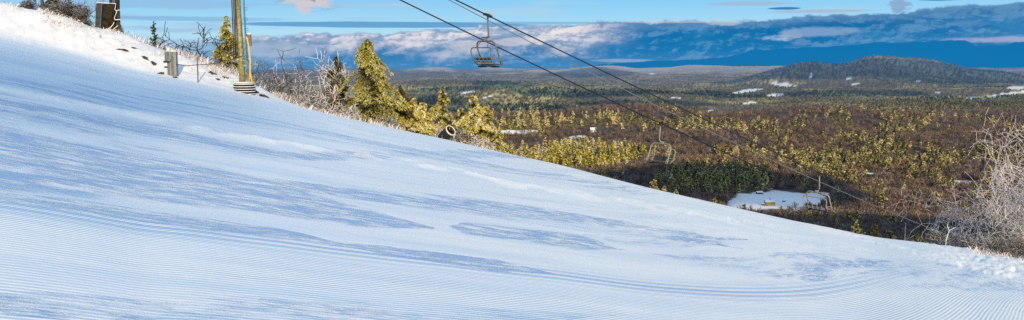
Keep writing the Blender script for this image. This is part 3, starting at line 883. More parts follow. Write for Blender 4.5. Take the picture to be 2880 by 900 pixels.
SHRUBS = [(655, 172, 53, 'dark low shrub at the foot of the crooked tree'), (700, 222, 53, 'rimed grassy shrub just right of the corrugated pedestal'), (740, 238, 53, 'rimed bush below the white spreading tree'),
          (868, 246, 53, 'rimed bush hiding the foot of the dark narrow conifer'),
          (985, 282, 53.4, 'rimed bush at the lower right foot of the tallest golden pine'), (1085, 300, 55, 'thin rimed bush between two golden conifers before the snow gun'),
          (1160, 288, 54, 'arching rimed bush directly right of the snow gun'), (1205, 340, 53, 'pale rimed bush in front of the last golden conifers'), (455, 140, 53, 'dead rimed bush behind the grey utility box'),
          (600, 170, 54, 'rimed bush behind the pipe tower foot'), (560, 150, 54.4, 'rimed bush between the leafless tree and the pipe tower')]
for i, (dx, top, Y, lab) in enumerate(SHRUBS):
    bare_thing(dx, top, Y, lab, name='shrub', seed=100 + i, mt=M_rimebark, mc=M_rimewhite if i % 2 else M_rime, levels=4, kids=4, r=.022, spread=.6, up=.18, droop=.25, stems=4, minr=.010, base=min(330, top + 60), cat='shrub', group='rimed bushes along the edge of the run', ratio=.60, trunkfrac=.5)

# right hand group of iced trees
RT = [(2556, 285, 47, 'tallest iced tree with an upright bare tip at the far right', 5, .075, .72, .22), (2556, 420, 48, 'iced tree with pale arching branches left of the tallest right-hand one', 5, .06, .8, .35),
      (2600, 400, 45, 'iced tree cut off by the right edge, pale drooping branches', 5, .07, .8, .35), (2500, 520, 50, 'dark leaning tree with sparse ice at the left of the right-hand thicket', 4, .045, .65, .1), (2556, 500, 44, 'low bushy iced tree in front of the right-hand thicket', 5, .045, .75, .3)]
for i, (dx, top, Y, lab, lv, r, sp, dr) in enumerate(RT):
    bare_thing(dx, top, Y, lab, seed=60 + i, levels=5 if i in (0, 1, 2) else 4, kids=4, r=r, spread=sp, droop=dr * .6, up=.22, minr=.0085, base=640, ratio=.64, extra=.8, mt=M_twig, mc=(M_rimewhite if i in (0, 1, 2) else M_rime), trunkfrac=.55)
RSH = [(2385, 566, 50, 'grey twiggy bush around the leaning white birch stem'), (2345, 578, 52, 'leftmost grey twiggy bush of the right-hand thicket'), (2430, 582, 49, 'grey twiggy bush left of the iced trees'), (2465, 592, 47, 'twiggy bush at the snow edge under the dark leaning tree'), (2505, 585, 45.5, 'brown-tinged bush at the foot of the iced trees'), (2560, 590, 43.5, 'bush before the iced tree at the right edge')]
for i, (dx, top, Y, lab) in enumerate(RSH):
    bare_thing(dx, top, Y, lab, name='shrub', seed=160 + i, mt=M_bark, mc=M_rimemix if i else M_rime, levels=4, kids=4, r=.02, spread=.6, stems=5, minr=.009, base=615, cat='shrub', group='bushes of the right-hand thicket', extra=.8)
mb = MB(); a_ = P(2380, 604, 49.5); b_ = P(2388, 580, 49.5); c_ = P(2404, 572, 49.3); mb.tube([a_ + Vector((0, 0, -.5)), a_, b_, c_], [.035, .033, .028, .012], 7)
mb.tube([b_, b_ + Vector((-.12, 0, .25)), b_ + Vector((-.1, 0, .45))], [.02, .015, .008], 6)
o = mb.build('birch_tree', simple('birch_bark', (.78, .76, .74), .6)); tag(o, 'leaning white birch stem at the edge of the right-hand bushes', 'tree')

# ------------------------------------------------------------------ frosted grass and brush along the bank top
def blades(points, hmin, hmax, wid, seed, per=1, lean=.35, bias=.25):
    rng = np.random.default_rng(seed)
    n = len(points) * per
    B = np.repeat(points, per, 0) + rng.normal(size=(n, 3)) * np.array([.12, .12, 0])
    H = hmin + (hmax - hmin) * rng.random(n) ** 1.8
    D = np.stack([rng.normal(size=n) * lean + bias, rng.normal(size=n) * lean, np.ones(n)], -1)
    D /= np.linalg.norm(D, axis=1, keepdims=True)
    mid = B + D * H[:, None] * .6
    tip = mid + (D * np.array([1.6, 1.6, .5])) * H[:, None] * .5
    S = rot_rows(n, rng); S[:, 2] = 0; S /= np.linalg.norm(S, axis=1, keepdims=True)
    W = wid * (.6 + .8 * rng.random(n))[:, None]
    V = np.stack([B - S * W * .5, B + S * W * .5, mid + S * W * .5, mid - S * W * .5, tip], 1).reshape(-1, 3)
    i = np.arange(n)[:, None] * 5
    T = np.concatenate([i + np.array([[0, 1, 2]]), i + np.array([[0, 2, 3]]), i + np.array([[3, 2, 4]])], 0)
    return V, T, np.repeat(rng.random(n), 5)
def strip_points(n, u0, u1, y0, y1, seed, dens):
    rng = np.random.default_rng(seed)
    out = np.zeros((0, 3))
    while len(out) < n:
        u = u0 + (u1 - u0) * rng.random(6000); y = y0 + (y1 - y0) * rng.random(6000)
        k = rng.random(6000) < dens(u, y)
        x = u[k] * y[k]; y = y[k]
        out = np.concatenate([out, np.stack([x, y, zs(x, y) - .04], -1)])
    return out[:n]
def grass_mat(name, c0, c1, c2):
    m, t, b = new_mat(name)
    ti = t.attr('tint')
    c = t.mix(t.ss(ti, .2, .5), c0, c1); c = t.mix(t.ss(ti, .45, .9), c, c2)
    t.put(b.inputs['Base Color'], c); b.inputs['Roughness'].default_value = .8
    return m
M_rimegrass = grass_mat('rimed_grass', (.30, .26, .24), (.62, .60, .61), (.86, .86, .88))
M_drygrass = grass_mat('dry_grass', (.40, .33, .27), (.66, .60, .55), (.86, .85, .84))
uu = lambda dx: ray(dx, 200)[0]
pts = strip_points(1700, uu(330), uu(1010), 51.4, 54.6, 3, lambda u, y: np.clip(fbm(u * 90, y * .8, 3, 4) * 1.6 - .45, .05, 1) * (sstep(uu(330), uu(470), u) * .8 + .2))
V, T, ti = blades(pts, .10, .70, .024, 5, 5)
o = link('rimed_grass', mesh_np('rimed_grass', V, T, M_rimegrass, False, dict(tint=ti)))
tag(o, 'rime-covered tall grass and twigs along the edge of the bank', 'grass', kind='stuff')
pts = strip_points(620, uu(-10), uu(660), 47.0, 52.5, 7, lambda u, y: sstep(.56, .66, fbm(u * 60 + y * .3, y * .5, 3, 14)) * sstep(46.5, 51.5, y))
V, T, ti = blades(pts, .05, .34, .030, 8, 4, .9, .3)
o = link('dry_grass', mesh_np('dry_grass', V, T, M_drygrass, False, dict(tint=ti)))
tag(o, 'dry grass tufts poking through the snow of the bank', 'grass', kind='stuff')
pts = strip_points(700, ray(2440, 640)[0], ray(2800, 640)[0], 40, 47, 9, lambda u, y: np.full_like(u, .8) * sstep(40, 44, y))
V, T, ti = blades(pts, .08, .40, .022, 12, 5, .6, 0)
o = link('dry_grass', mesh_np('dry_grass', V, T, M_rimegrass, False, dict(tint=ti)))
tag(o, 'brown rimed undergrowth at the foot of the right-hand iced trees', 'grass', kind='stuff')

# ------------------------------------------------------------------ rocks in the bank
M_rock = simple('dark_ledge_rock', (.075, .062, .050), .85, scale=5, col2=(.018, .016, .015), bump=.03)
def rock(dx, dy, Y, sx, sz, seed, lab, tilt=0.0):
    rng = np.random.default_rng(seed)
    c = P(dx, dy, Y); c.z = ground(c.x, c.y)
    n = 13; V = []
    for i in range(n):
        for j in range(18):
            a = 2 * math.pi * j / 18; b = math.pi * (i / (n - 1)) - math.pi / 2
            V.append((math.cos(b) * math.cos(a), math.cos(b) * math.sin(a), math.sin(b)))
    V = np.array(V)
    k = .25 + 1.5 * fbm(V[:, 0] * 2.6 + seed, V[:, 2] * 3.2 + V[:, 1] * 2, 4, seed) ** 1.3
    V = V * k[:, None]
    V = V + (fbm(V[:, 0] * 6 + seed, V[:, 2] * 9 + V[:, 1] * 4, 3, seed + 3) - .5)[:, None] * .7
    V = V * np.array([sx * 1.25, .26, sz * .70])
    R = np.array(Matrix.Rotation(tilt, 3, 'Y')); V = V @ R.T
    Fs = []
    for i in range(n - 1):
        for j in range(18):
            Fs.append((i * 18 + j, i * 18 + (j + 1) % 18, (i + 1) * 18 + (j + 1) % 18, (i + 1) * 18 + j))
    o = link('rock', mesh_np('rock', V, np.array(Fs), M_rock))
    o.location = c + Vector((0, .12, .0)); tag(o, lab, 'rock', 'ledges showing through the snowy bank')
def bank_depth(dx, dy):
    u, v = ray(dx, dy); ys = np.arange(40, 56, .05); d = v * ys - zs(u * ys, ys); k = np.argmax(d < 0); return float(ys[k]) if d.min() < 0 else 50.0
for i, (dx, dy, sx, sz, lab, tl) in enumerate([(303, 126, .28, .09, 'dark flat ledge alone high on the snowy bank', .1), (338, 122, .14, .05, 'small pale ledge right of the topmost flat ledge', .2), (365, 148, .20, .09, 'upper slanting dark ledge above the utility box', .6),
    (388, 163, .24, .08, 'lower slanting dark ledge left of the utility box', .8), (405, 186, .14, .10, 'dark stone at the foot of the utility box', .2), (417, 170, .10, .08, 'small stone left of the utility box post', .4), (440, 196, .12, .09, 'stone at the right foot of the utility box', .1),
    (535, 187, .22, .10, 'cracked dark ledge left of the corrugated pedestal', .6), (547, 200, .10, .08, 'small stone under the cracked ledge', .5), (566, 196, .18, .08, 'flat dark ledge nearest the corrugated pedestal', .3), (662, 243, .26, .16, 'dark boulder right of the corrugated pedestal', .5), (640, 232, .16, .14, 'snowy boulder touching the corrugated pedestal', .2)]):
    rock(dx, dy, bank_depth(dx, dy), sx, sz, 300 + i, lab, tl)

# ------------------------------------------------------------------ materials for hardware
M_galv = simple('weathered_galvanised_steel', (.24, .26, .26), .55, .25, scale=10, col2=(.15, .165, .165))
M_yelsteel = simple('aged_yellowish_steel', (.31, .275, .10), .5, .2, scale=6, col2=(.13, .115, .045))
M_black = simple('black_rubber', (.012, .012, .013), .6, scale=9)
M_cable = simple('dark_steel_rope', (.018, .018, .020), .5, .3, scale=30)
M_cablelt = simple('grey_rope', (.16, .165, .18), .5, .2, scale=30)
M_grey = simple('grey_painted_steel', (.13, .15, .155), .6, .1, scale=7, col2=(.085, .10, .11))
M_blue = simple('blue_painted_pipe', (.03, .20, .33), .45, scale=9, col2=(.02, .12, .22))
M_yhose = simple('yellow_hose', (.72, .46, .03), .55, scale=14, col2=(.5, .32, .03))
M_snowcap = simple('snow_cap', (.88, .90, .93), .8, scale=5, var=.08)
M_wood = simple('brown_post', (.14, .10, .07), .85, scale=16)
M_seatslat = simple('frosty_seat_slats', (.34, .34, .32), .6, scale=12, col2=(.20, .21, .20))
M_seatdark = simple('dark_seat_boards', (.020, .020, .019), .7, scale=10, col2=(.05, .05, .045))
M_orange = simple('orange_yellow_paint', (.62, .36, .02), .5, scale=10, col2=(.35, .2, .02))

# ------------------------------------------------------------------ pipe tower with corrugated pedestal
M_pipe = simple('rusty_dark_pipe', (.085, .072, .040), .6, .2, scale=8, col2=(.03, .026, .018))
def pipe_tower():
    Y = 46.9
    b = P(614, 224, Y)
    root = empty('snowmaking_tower', (b.x, b.y, b.z), 'tall steel pole with bundled pipes, blue riser and yellow hose', 'tower')
    L = lambda dx, dy, dY=0.0: P(dx, dy, Y + dY) - b
    mb = MB(); mb.tube([L(611, 226), L(607, 150), L(600, 40), L(593, -110)], [.165, .16, .15, .13], 14); mb.build('pole', M_yelsteel, root, True)
    for k, (x0, x1, yb, r) in enumerate(((585, 581, 146, .026), (589, 585, 138, .030), (592, 588.5, 150, .024), (596, 592, 142, .030), (599.5, 596, 152, .028))):
        mb = MB(); mb.tube([L(x0 + 2.5, yb, -.1), L(x0 + 1.5, 90, -.12), L(x1 + 2, 0, -.12), L(x1 - 4, -110, -.1)], r, 7)
        mb.build('pipe', M_pipe if k % 2 else M_black, root, True)
    mb = MB(); mb.tube([L(622, 152, -.1), L(619, 110, -.1), L(615, 40, -.1), L(607, -110, -.1)], .045, 9)
    mb.tube([L(622, 150, -.1), L(628, 160, -.12), L(642, 162, -.12)], .05, 9); mb.build('riser_pipe', M_blue, root, True)
    for yy in (22, 48, 74, -6):
        mb = MB(); x0 = 613.5 + (yy / 152) * 7
        mb.tube([L(x0, yy - 3, -.1), L(x0 + 7, yy - 2.5, -.1), L(x0 + 7, yy + 3.5, -.1), L(x0, yy + 3, -.1)], .016, 6)
        mb.build('step_loop', M_grey, root)
    mb = MB(); mb.tube([L(636, 162, -.12), L(650, 163, -.12)], .07, 10); mb.tube([L(643, 154, -.14), L(643, 172, -.14)], .035, 8); mb.tube([L(639, 153, -.16), L(648, 153, -.16)], .03, 8)
    mb.build('valve', M_galv, root)
    mb = MB(); mb.box(L(617, 165, -.2), (.20, .1, .10)); mb.build('bracket', M_galv, root)
    mb = MB(); c = L(626.5, 101, .15); mb.box(c, (.22, .16, .60)); mb.build('control_box', simple('brown_grey_box', (.17, .15, .13), .6), root)
    mb = MB(); mb.box(c + Vector((0, -.003, .325)), (.24, .18, .04)); mb.build('snow_cap', M_snowcap, root)
    mb = MB()
    hp = [(619, 92), (622, 98), (626, 120), (629, 150), (629.5, 175), (627, 206)]
    mb.tube([L(x, y_, -.25) for x, y_ in hp], .045, 9)
    mb.tube([L(629, 182, -.25), L(632, 195, -.22), L(636, 212, -.18)], .042, 9)
    mb.build('hose', M_yhose, root, True)
    mb = MB(); mb.tube([L(627.2, 197, -.26), L(627, 212, -.24)], .028, 8); mb.build('hose_end', M_black, root)
    for yy in (118, 172, 190):
        xx = 600 + (yy - 40) * .065
        mb = MB(); mb.tube([L(xx, yy - 1), L(xx, yy + 1)], .14, 14); mb.build('collar', M_grey, root)
    mb = MB()
    for s in range(16):
        a = L(590 + random.random() * 34, 146 + random.random() * 10, -.18 + random.random() * .1)
        mb.tube([a, a + Vector((random.uniform(-.25, .25), 0, random.uniform(-.12, .12)))], .022, 5)
    mb.build('iced_wiring', M_rime, root)
    # corrugated pedestal, snow lying in the corrugations
    c = P(614.5, 224, Y); ped = empty('culvert_pedestal', (c.x, c.y, c.z), 'black corrugated culvert ring with snow between ribs under the pipe tower', 'pedestal')
    zt = (P(614, 209, Y) - c).z; zb = (P(614, 246, Y) - c).z
    prof = []; n = 48
    for i in range(n + 1):
        f = i / n; prof.append((.53 + .035 * math.sin(f * 6 * 2 * math.pi), zb + (zt - zb) * f))
    prof.append((.0, zt))
    mb = MB(); mb.lathe(prof, n=32); mb.build('corrugated_ring', M_black, ped, True)
    for i in range(6):
        f = (i + .62) / 6; z = zb + (zt - zb) * f
        mb = MB(); mb.lathe([(.50, z - .018), (.555, z - .014), (.570, z), (.55, z + .014), (.50, z + .016)], n=32); mb.build('snow_band', M_snowcap, ped, True)
    mb = MB(); mb.lathe([(.54, zt), (.50, zt + .03), (.3, zt + .06), (0, zt + .065)], n=32); mb.build('snow_cap', M_snowcap, ped, True)
pipe_tower()

# ------------------------------------------------------------------ utility box, post and sagging cable
def utility():
    Y = bank_depth(430, 192) + .1
    g = P(430, 196, Y)
    root = empty('utility_box', g, 'grey steel electrical cabinet on a channel post in the snowy bank', 'utility box')
    L = lambda dx, dy, dY=0.0: P(dx, dy, Y + dY) - g
    def slab(x0, x1, y0, y1, d, dY, nm, mat, par):
        a = L(x0, y1, dY); b = L(x1, y0, dY)
        m_ = MB(); m_.box(((a.x + b.x) / 2, dY + d / 2, (a.z + b.z) / 2), (b.x - a.x, d, b.z - a.z)); return m_.build(nm, mat, par)
    slab(414.5, 430, 130, 157, .20, .04, 'cabinet', M_grey, root)
    slab(428.5, 442, 129.5, 199, .24, 0, 'post', M_galv, root)
    slab(431.5, 434.5, 131, 198, .03, -.03, 'post_rib', M_grey, root)
    slab(422, 429, 158, 196, .12, .06, 'rear_post', M_grey, root)
    slab(411, 426, 153, 158, .14, -.02, 'bracket', M_black, root)
    m_ = MB(); m_.lathe([(0, 0), (.075, 0), (.085, .05), (.06, .10), (0, .11)], L(426, 154, -.1), 14); m_.build('socket_cover', M_galv, root, True)
    m_ = MB(); a = L(428.5, 129.3, 0); b = L(442, 129.3, 0); m_.box(((a.x + b.x) / 2, .12, a.z + .02), (b.x - a.x - .01, .22, .035)); m_.build('snow_cap', M_snowcap, root)
    Y2 = bank_depth(497, 208) + .1
    p = P(498, 212, Y2); tp = P(496.5, 143, Y2)
    m_ = MB(); m_.tube([(0, 0, -.3), (tp.x - p.x, 0, tp.z - p.z)], .032, 8); o = m_.build('marker_post', M_wood); o.location = p
    tag(o, 'thin brown post carrying the sagging cable beside the utility box', 'post')
    a = P(443, 161, Y - .05); b = P(497, 163, Y2 - .05); c = P(609, 141, 46.75)
    pts = []
    for k in range(9):
        f = k / 8; q = a.lerp(b, f); q.z -= .05 * 4 * f * (1 - f); pts.append(q)
    for k in range(1, 15):
        f = k / 14; q = b.lerp(c, f); q.z -= .10 * 4 * f * (1 - f); pts.append(q)
    m_ = MB(); m_.tube(pts, .019, 6); o = m_.build('power_cable', M_cable); tag(o, 'black cable sagging from the utility box to the pipe tower', 'cable')
utility()

# ------------------------------------------------------------------ padded lift tower at the top left
def padded_tower():
    Y = 53.0
    g = P(275, 82, Y)
    root = empty('lift_tower', g, 'massive dark lift tower foot with a black padded box, snow-edged', 'tower')
    L = lambda dx, dy, dY=0.0: P(dx, dy, Y + dY) - g
    M_pad = simple('black_padding', (.018, .018, .019), .6, scale=6, col2=(.04, .038, .032), bump=.02)
    M_panel = simple('scuffed_dark_panel', (.034, .028, .013), .85, scale=3.5, col2=(.006, .006, .006), spec=.08)
    M_steel = simple('dark_tower_steel', (.030, .033, .040), .45, .3, scale=5)
    def prism(quad, d, nm, mat):
        m_ = MB(); V = [L(x, y, d[0]) for x, y in quad] + [L(x, y, d[1]) for x, y in quad]
        m_.add(V, [(0, 1, 2, 3), (7, 6, 5, 4), (1, 0, 4, 5), (2, 1, 5, 6), (3, 2, 6, 7), (0, 3, 7, 4)]); return m_.build(nm, mat, root)
    m_ = MB(); m_.tube([L(290, 95, .35), L(289, 60, .35), L(288, 0, .35), L(286, -120, .35)], [.42, .30, .29, .27], 12); m_.build('pole', M_steel, root)
    prism([(238.5, 72), (252, 73), (256, 8), (242.5, 7)], (-.42, .2), 'side_pad', M_pad)
    prism([(252.4, 73), (287, 82), (291, 10), (256.4, 9)], (-.40, .2), 'front_pad', M_panel)
    prism([(287.4, 84), (304, 84), (302, 22), (291.4, 12)], (-.10, .2), 'rear_pad', M_pad)
    prism([(284, 82), (309, 88), (305, 62), (290, 60)], (-.14, .7), 'footing', M_pad)
    m_ = MB()
    for pl in ([(242, 7), (256, 6.5), (275, 8), (291, 9), (290.5, 16), (289, 24), (294, 29)], [(294, 29), (291, 36), (288, 44), (289, 50)], [(287, 56), (284, 62), (279, 68), (272, 73)], [(293, 26), (303, 25)], [(289, 50), (300, 49), (304, 50)], [(284, 74), (292, 68), (297, 64)], [(240, 72), (262, 78), (284, 84)], [(272, 73), (262, 77)]):
        m_.tube([L(x, y, -.43) for x, y in pl], [.011 + .008 * random.random() for _ in pl], 6)
    m_.build('snow_edging', M_snowcap, root)
    m_ = MB()
    for x in (252, 259): m_.tube([L(x, 8, -.1), L(x, -20, -.1)], .025, 6)
    for y in (3, -3, -9): m_.tube([L(252, y, -.1), L(266, y, -.1)], .018, 6)
    m_.build('ladder', M_galv, root)
    m_ = MB()
    for k in range(14):
        c = L(246 + k * 4.7, 75 + k * .9 + random.uniform(-2, 2), -.46); m_.box(c, (.05, .04, .16 + .12 * random.random()), rot=Matrix.Rotation(random.uniform(-.4, .4), 3, 'Y'))
    m_.build('icicles', M_snowcap, root)
padded_tower()

# ------------------------------------------------------------------ snow gun
def snow_gun():
    Y = 49.5
    c = P(1125, 336, Y)
    root = empty('snow_gun', c, 'black barrel-shaped fan snow gun tilted upward at the snow edge', 'snow gun')
    ax = Vector((.62, -.52, .58)).normalized()
    M3 = ax.to_track_quat('Z', 'Y').to_matrix()
    m_ = MB(); m_.lathe([(.26, -.55), (.30, -.5), (.31, -.1), (.30, .30), (.285, .34), (.255, .34), (.24, .1), (.24, -.45), (0, -.45)], n=28, M=M3); m_.build('barrel', M_black, root, True)
    m_ = MB(); m_.lathe([(.27, .33), (.285, .365), (.315, .36), (.33, .33), (.315, .29), (.30, .28)], n=28, M=M3); m_.build('nozzle_ring', simple('frosted_yellow_ring', (.55, .48, .28), .5, scale=14, col2=(.75, .74, .70)), root, True)
    for k in range(5):
        m_ = MB(); t = -1.2 + k * .6; p = M3 @ Vector((.32 * math.cos(t), .32 * math.sin(t), .30)); m_.tube([p, p + Vector((0, 0, -.14 - .1 * random.random()))], [.016, .005], 5)
        m_.build('icicle', M_snowcap, root)
    m_ = MB(); m_.lathe([(0, -.62), (.12, -.62), (.14, -.50)], n=16, M=M3); m_.build('motor_housing', M_grey, root)
    m_ = MB()
    for s in (-1, 1):
        p = M3 @ Vector((0.33 * s, 0, -.1)); m_.tube([p, Vector((p.x, p.y, -.9)), Vector((p.x * .4, p.y, -1.6))], .03, 7)
    m_.build('yoke', M_grey, root)
    m_ = MB(); m_.tube([(0, 0, -.55), (0, 0, -2.2)], .07, 9); m_.build('mast', M_galv, root)
    pass
snow_gun()

# ------------------------------------------------------------------ chairlift
SLOPE = 1.57                               # plan direction of the lift (x per y)
DIRV = Vector((SLOPE, 1.0, 0)).normalized()
RZ = math.atan2(DIRV.y, DIRV.x) - math.pi / 2
def cable(pix, Yref, uref, name, label, mat, r, ext=(-60, 260)):
    k = (SLOPE - uref) * Yref
    ys, zz = [], []
    for dx, dy in pix:
        u, v = ray(dx, dy); y = k / (SLOPE - u); ys.append(y); zz.append(v * y)
    x0 = uref * Yref
    co = np.polyfit(np.array(ys) - Yref, zz, 2)
    def pt(y): return Vector((x0 + (y - Yref) * SLOPE, y, float(np.polyval(co, y - Yref))))
    a, b = min(ys) - 9, max(ys) + 26
    m_ = MB(); m_.tube([pt(a + (b - a) * i / 60) for i in range(61)], r, 6, True)
    o = m_.build(name, mat, None, True); tag(o, label, 'cable')
    return pt
C1 = ray(1227, 37); CA = ray(1661, 315)
s_ = 1 / DS
ptC = cable([(1140, 0), (1227, 36), (1491 * s_, 100 * s_), (2160 * s_, 420 * s_), (2216 * s_, 450 * s_), (2062, 432), (2655 * s_, 646 * s_)], 46.0, C1[0], 'haul_rope', 'upper black rope carrying the nearest and farthest chairs', M_cable, .036)
ptA = cable([(1125 * s_, 0), (1400 * s_, 130 * s_), (1661, 315), (2160 * s_, 480 * s_), (2090 * s_, 450 * s_), (2599 * s_, 665 * s_)], 57.0, CA[0], 'haul_rope', 'lower black rope carrying the middle chair', M_cable, .036)
ub = ray(1420, 129)
ptB = cable([(1262 * s_, 0), (1457 * s_, 100 * s_), (2160 * s_, 446 * s_), (2169 * s_, 450 * s_), (2655 * s_, 657 * s_)], 47.5, ub[0], 'communication_line', 'thin pale grey line hanging between the two black ropes', M_cablelt, .022)

M_chair = simple('worn_chair_tube', (.17, .16, .11), .5, .25, scale=10, col2=(.075, .07, .055))
def make_chair(label):
    root = empty('lift_chair', (0, 0, 0), label, 'chairlift chair', 'empty chairs of the chairlift')
    W = 1.02
    m_ = MB(); m_.box((0, 0, .0), (.14, .46, .11), rot=Matrix.Rotation(-.35, 3, 'X')); m_.box((0, -.05, .07), (.10, .30, .08), rot=Matrix.Rotation(-.2, 3, 'X')); m_.tube([(0, 0, 0), (0, 0, -.2)], .05, 8); m_.tube([(-.12, .18, -.06), (.12, .18, -.06)], .06, 10); m_.tube([(-.1, -.2, .05), (.1, -.2, .05)], .05, 10)
    g = m_.build('grip', M_cable, root)
    m_ = MB(); m_.box((.02, .22, .03), (.12, .08, .10)); m_.build('grip_cap', M_orange, g)
    m_ = MB(); m_.tube([(0, 0, -.15), (.01, .0, -.55), (.03, .02, -.95), (.03, .02, -1.15), (.01, -.03, -1.27), (-.02, -.14, -1.33), (-.02, -.22, -1.34)], .042, 10); m_.build('hanger', M_chair, root, True)
    m_ = MB(); m_.box((0, -.22, -1.37), (.20, .16, .15)); m_.build('swivel_block', M_chair, root)
    m_ = MB(); m_.tube([(-.30, -.22, -1.24), (.55, -.20, -1.20)], .028, 7); m_.build('bumper_bar', M_cable, root)
    m_ = MB()
    pts = [(-W, .25, -2.78), (-W, .12, -2.35), (-W, -.06, -1.85)]
    for k in range(7):
        a = math.pi / 2 * k / 6; pts.append((-W + .38 - .38 * math.cos(a), -.06 - .12 * math.sin(a), -1.80 + .36 * math.sin(a)))
    full = pts + [(-x, y, z) for x, y, z in reversed(pts)]
    m_.tube(full, .046, 9); m_.build('bail', M_chair, root, True)
    for s in (-1, 1):
        m_ = MB(); m_.tube([(s * .42, -.18, -1.44), (s * .62, -.42, -1.80)], .026, 7); m_.build('brace', M_chair, root)
    m_ = MB(); W2 = .98
    p2 = [(-W2 + .05, -.10, -2.78), (-W2 - .10, -.35, -2.50), (-W2 - .02, -.40, -2.38), (-W2 - .10, -.46, -2.0), (-W2 - .04, -.45, -1.84), (-W2 + .10, -.44, -1.80)]
    m_.tube(p2 + [(-x, y, z) for x, y, z in reversed(p2)], .034, 8); m_.build('back_frame', M_chair, root, True)
    sb = None
    for k in range(3):
        z = -2.42 - .115 * k; y = -.37 + .055 * k
        m_ = MB(); m_.box((0, y, z), (1.66, .035, .062), rot=Matrix.Rotation(.35, 3, 'X')); o = m_.build('back_slat', M_seatslat if k else M_seatdark, root)
    m_ = MB(); m_.box((0, -.30, -2.52), (1.70, .018, .34), rot=Matrix.Rotation(.42, 3, 'X')); m_.build('back_board', M_seatdark, root)
    for x in (-.62, -.22, .2, .60):
        m_ = MB(); m_.tube([(x, -.44, -2.37), (x, -.29, -2.72)], .024, 7); m_.build('back_rib', M_chair, root)
    m_ = MB(); 
    for k in range(4): m_.box((0, -.12 + k * .135, -2.77 + .012 * k), (1.86, .11, .035))
    m_.build('seat', M_seatdark, root)
    m_ = MB(); m_.box((-.7, .05, -2.86), (.10, .50, .10)); m_.box((.7, .05, -2.86), (.10, .50, .10)); m_.box((0, .0, -2.83), (1.5, .06, .06)); m_.build('seat_support', M_cable, root)
    for s in (-1, 1):
        m_ = MB(); m_.tube([(s * W2, -.36, -2.42), (s * (W2 + .05), .10, -2.40), (s * (W2 + .04), .28, -2.48), (s * W2, .36, -2.76)], .022, 7); m_.tube([(s * W2, -.15, -2.58), (s * (W2 + .04), .26, -2.58)], .016, 6); m_.build('armrest', M_chair, root, True)
    return root
ch = make_chair('nearest and highest empty chair, slatted back, on the upper rope')
ch.location = ptC(46.0); ch.scale = (.93, .93, .91); ch.rotation_euler = (0, 0, RZ)
yA = 57.0
c2 = copy_tree(ch); c2['label'] = 'middle empty chair with dark seat, alone on the lower rope'
c2.location = ptA(yA); c2.scale = (.93, .93, .91); c2.rotation_euler = (0, 0, RZ + math.pi)
uC = ray(2062, 430)[0]; kC = (SLOPE - C1[0]) * 46.0; yC = kC / (SLOPE - uC)
c3 = copy_tree(ch); c3['label'] = 'farthest and lowest empty chair in front of the snowy clearing'
c3.location = ptC(yC); c3.scale = (.93, .93, .91); c3.rotation_euler = (0, 0, RZ)

M_chair_sunlit = simple('sunlit_chair_tube', (.30, .28, .20), .5, .15, scale=10, col2=(.20, .185, .14))  # brighter copy of the chair tube, sunlight put into the colour
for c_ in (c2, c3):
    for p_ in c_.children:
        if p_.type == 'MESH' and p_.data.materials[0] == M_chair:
            p_.material_slots[0].link = 'OBJECT'; p_.material_slots[0].material = M_chair_sunlit

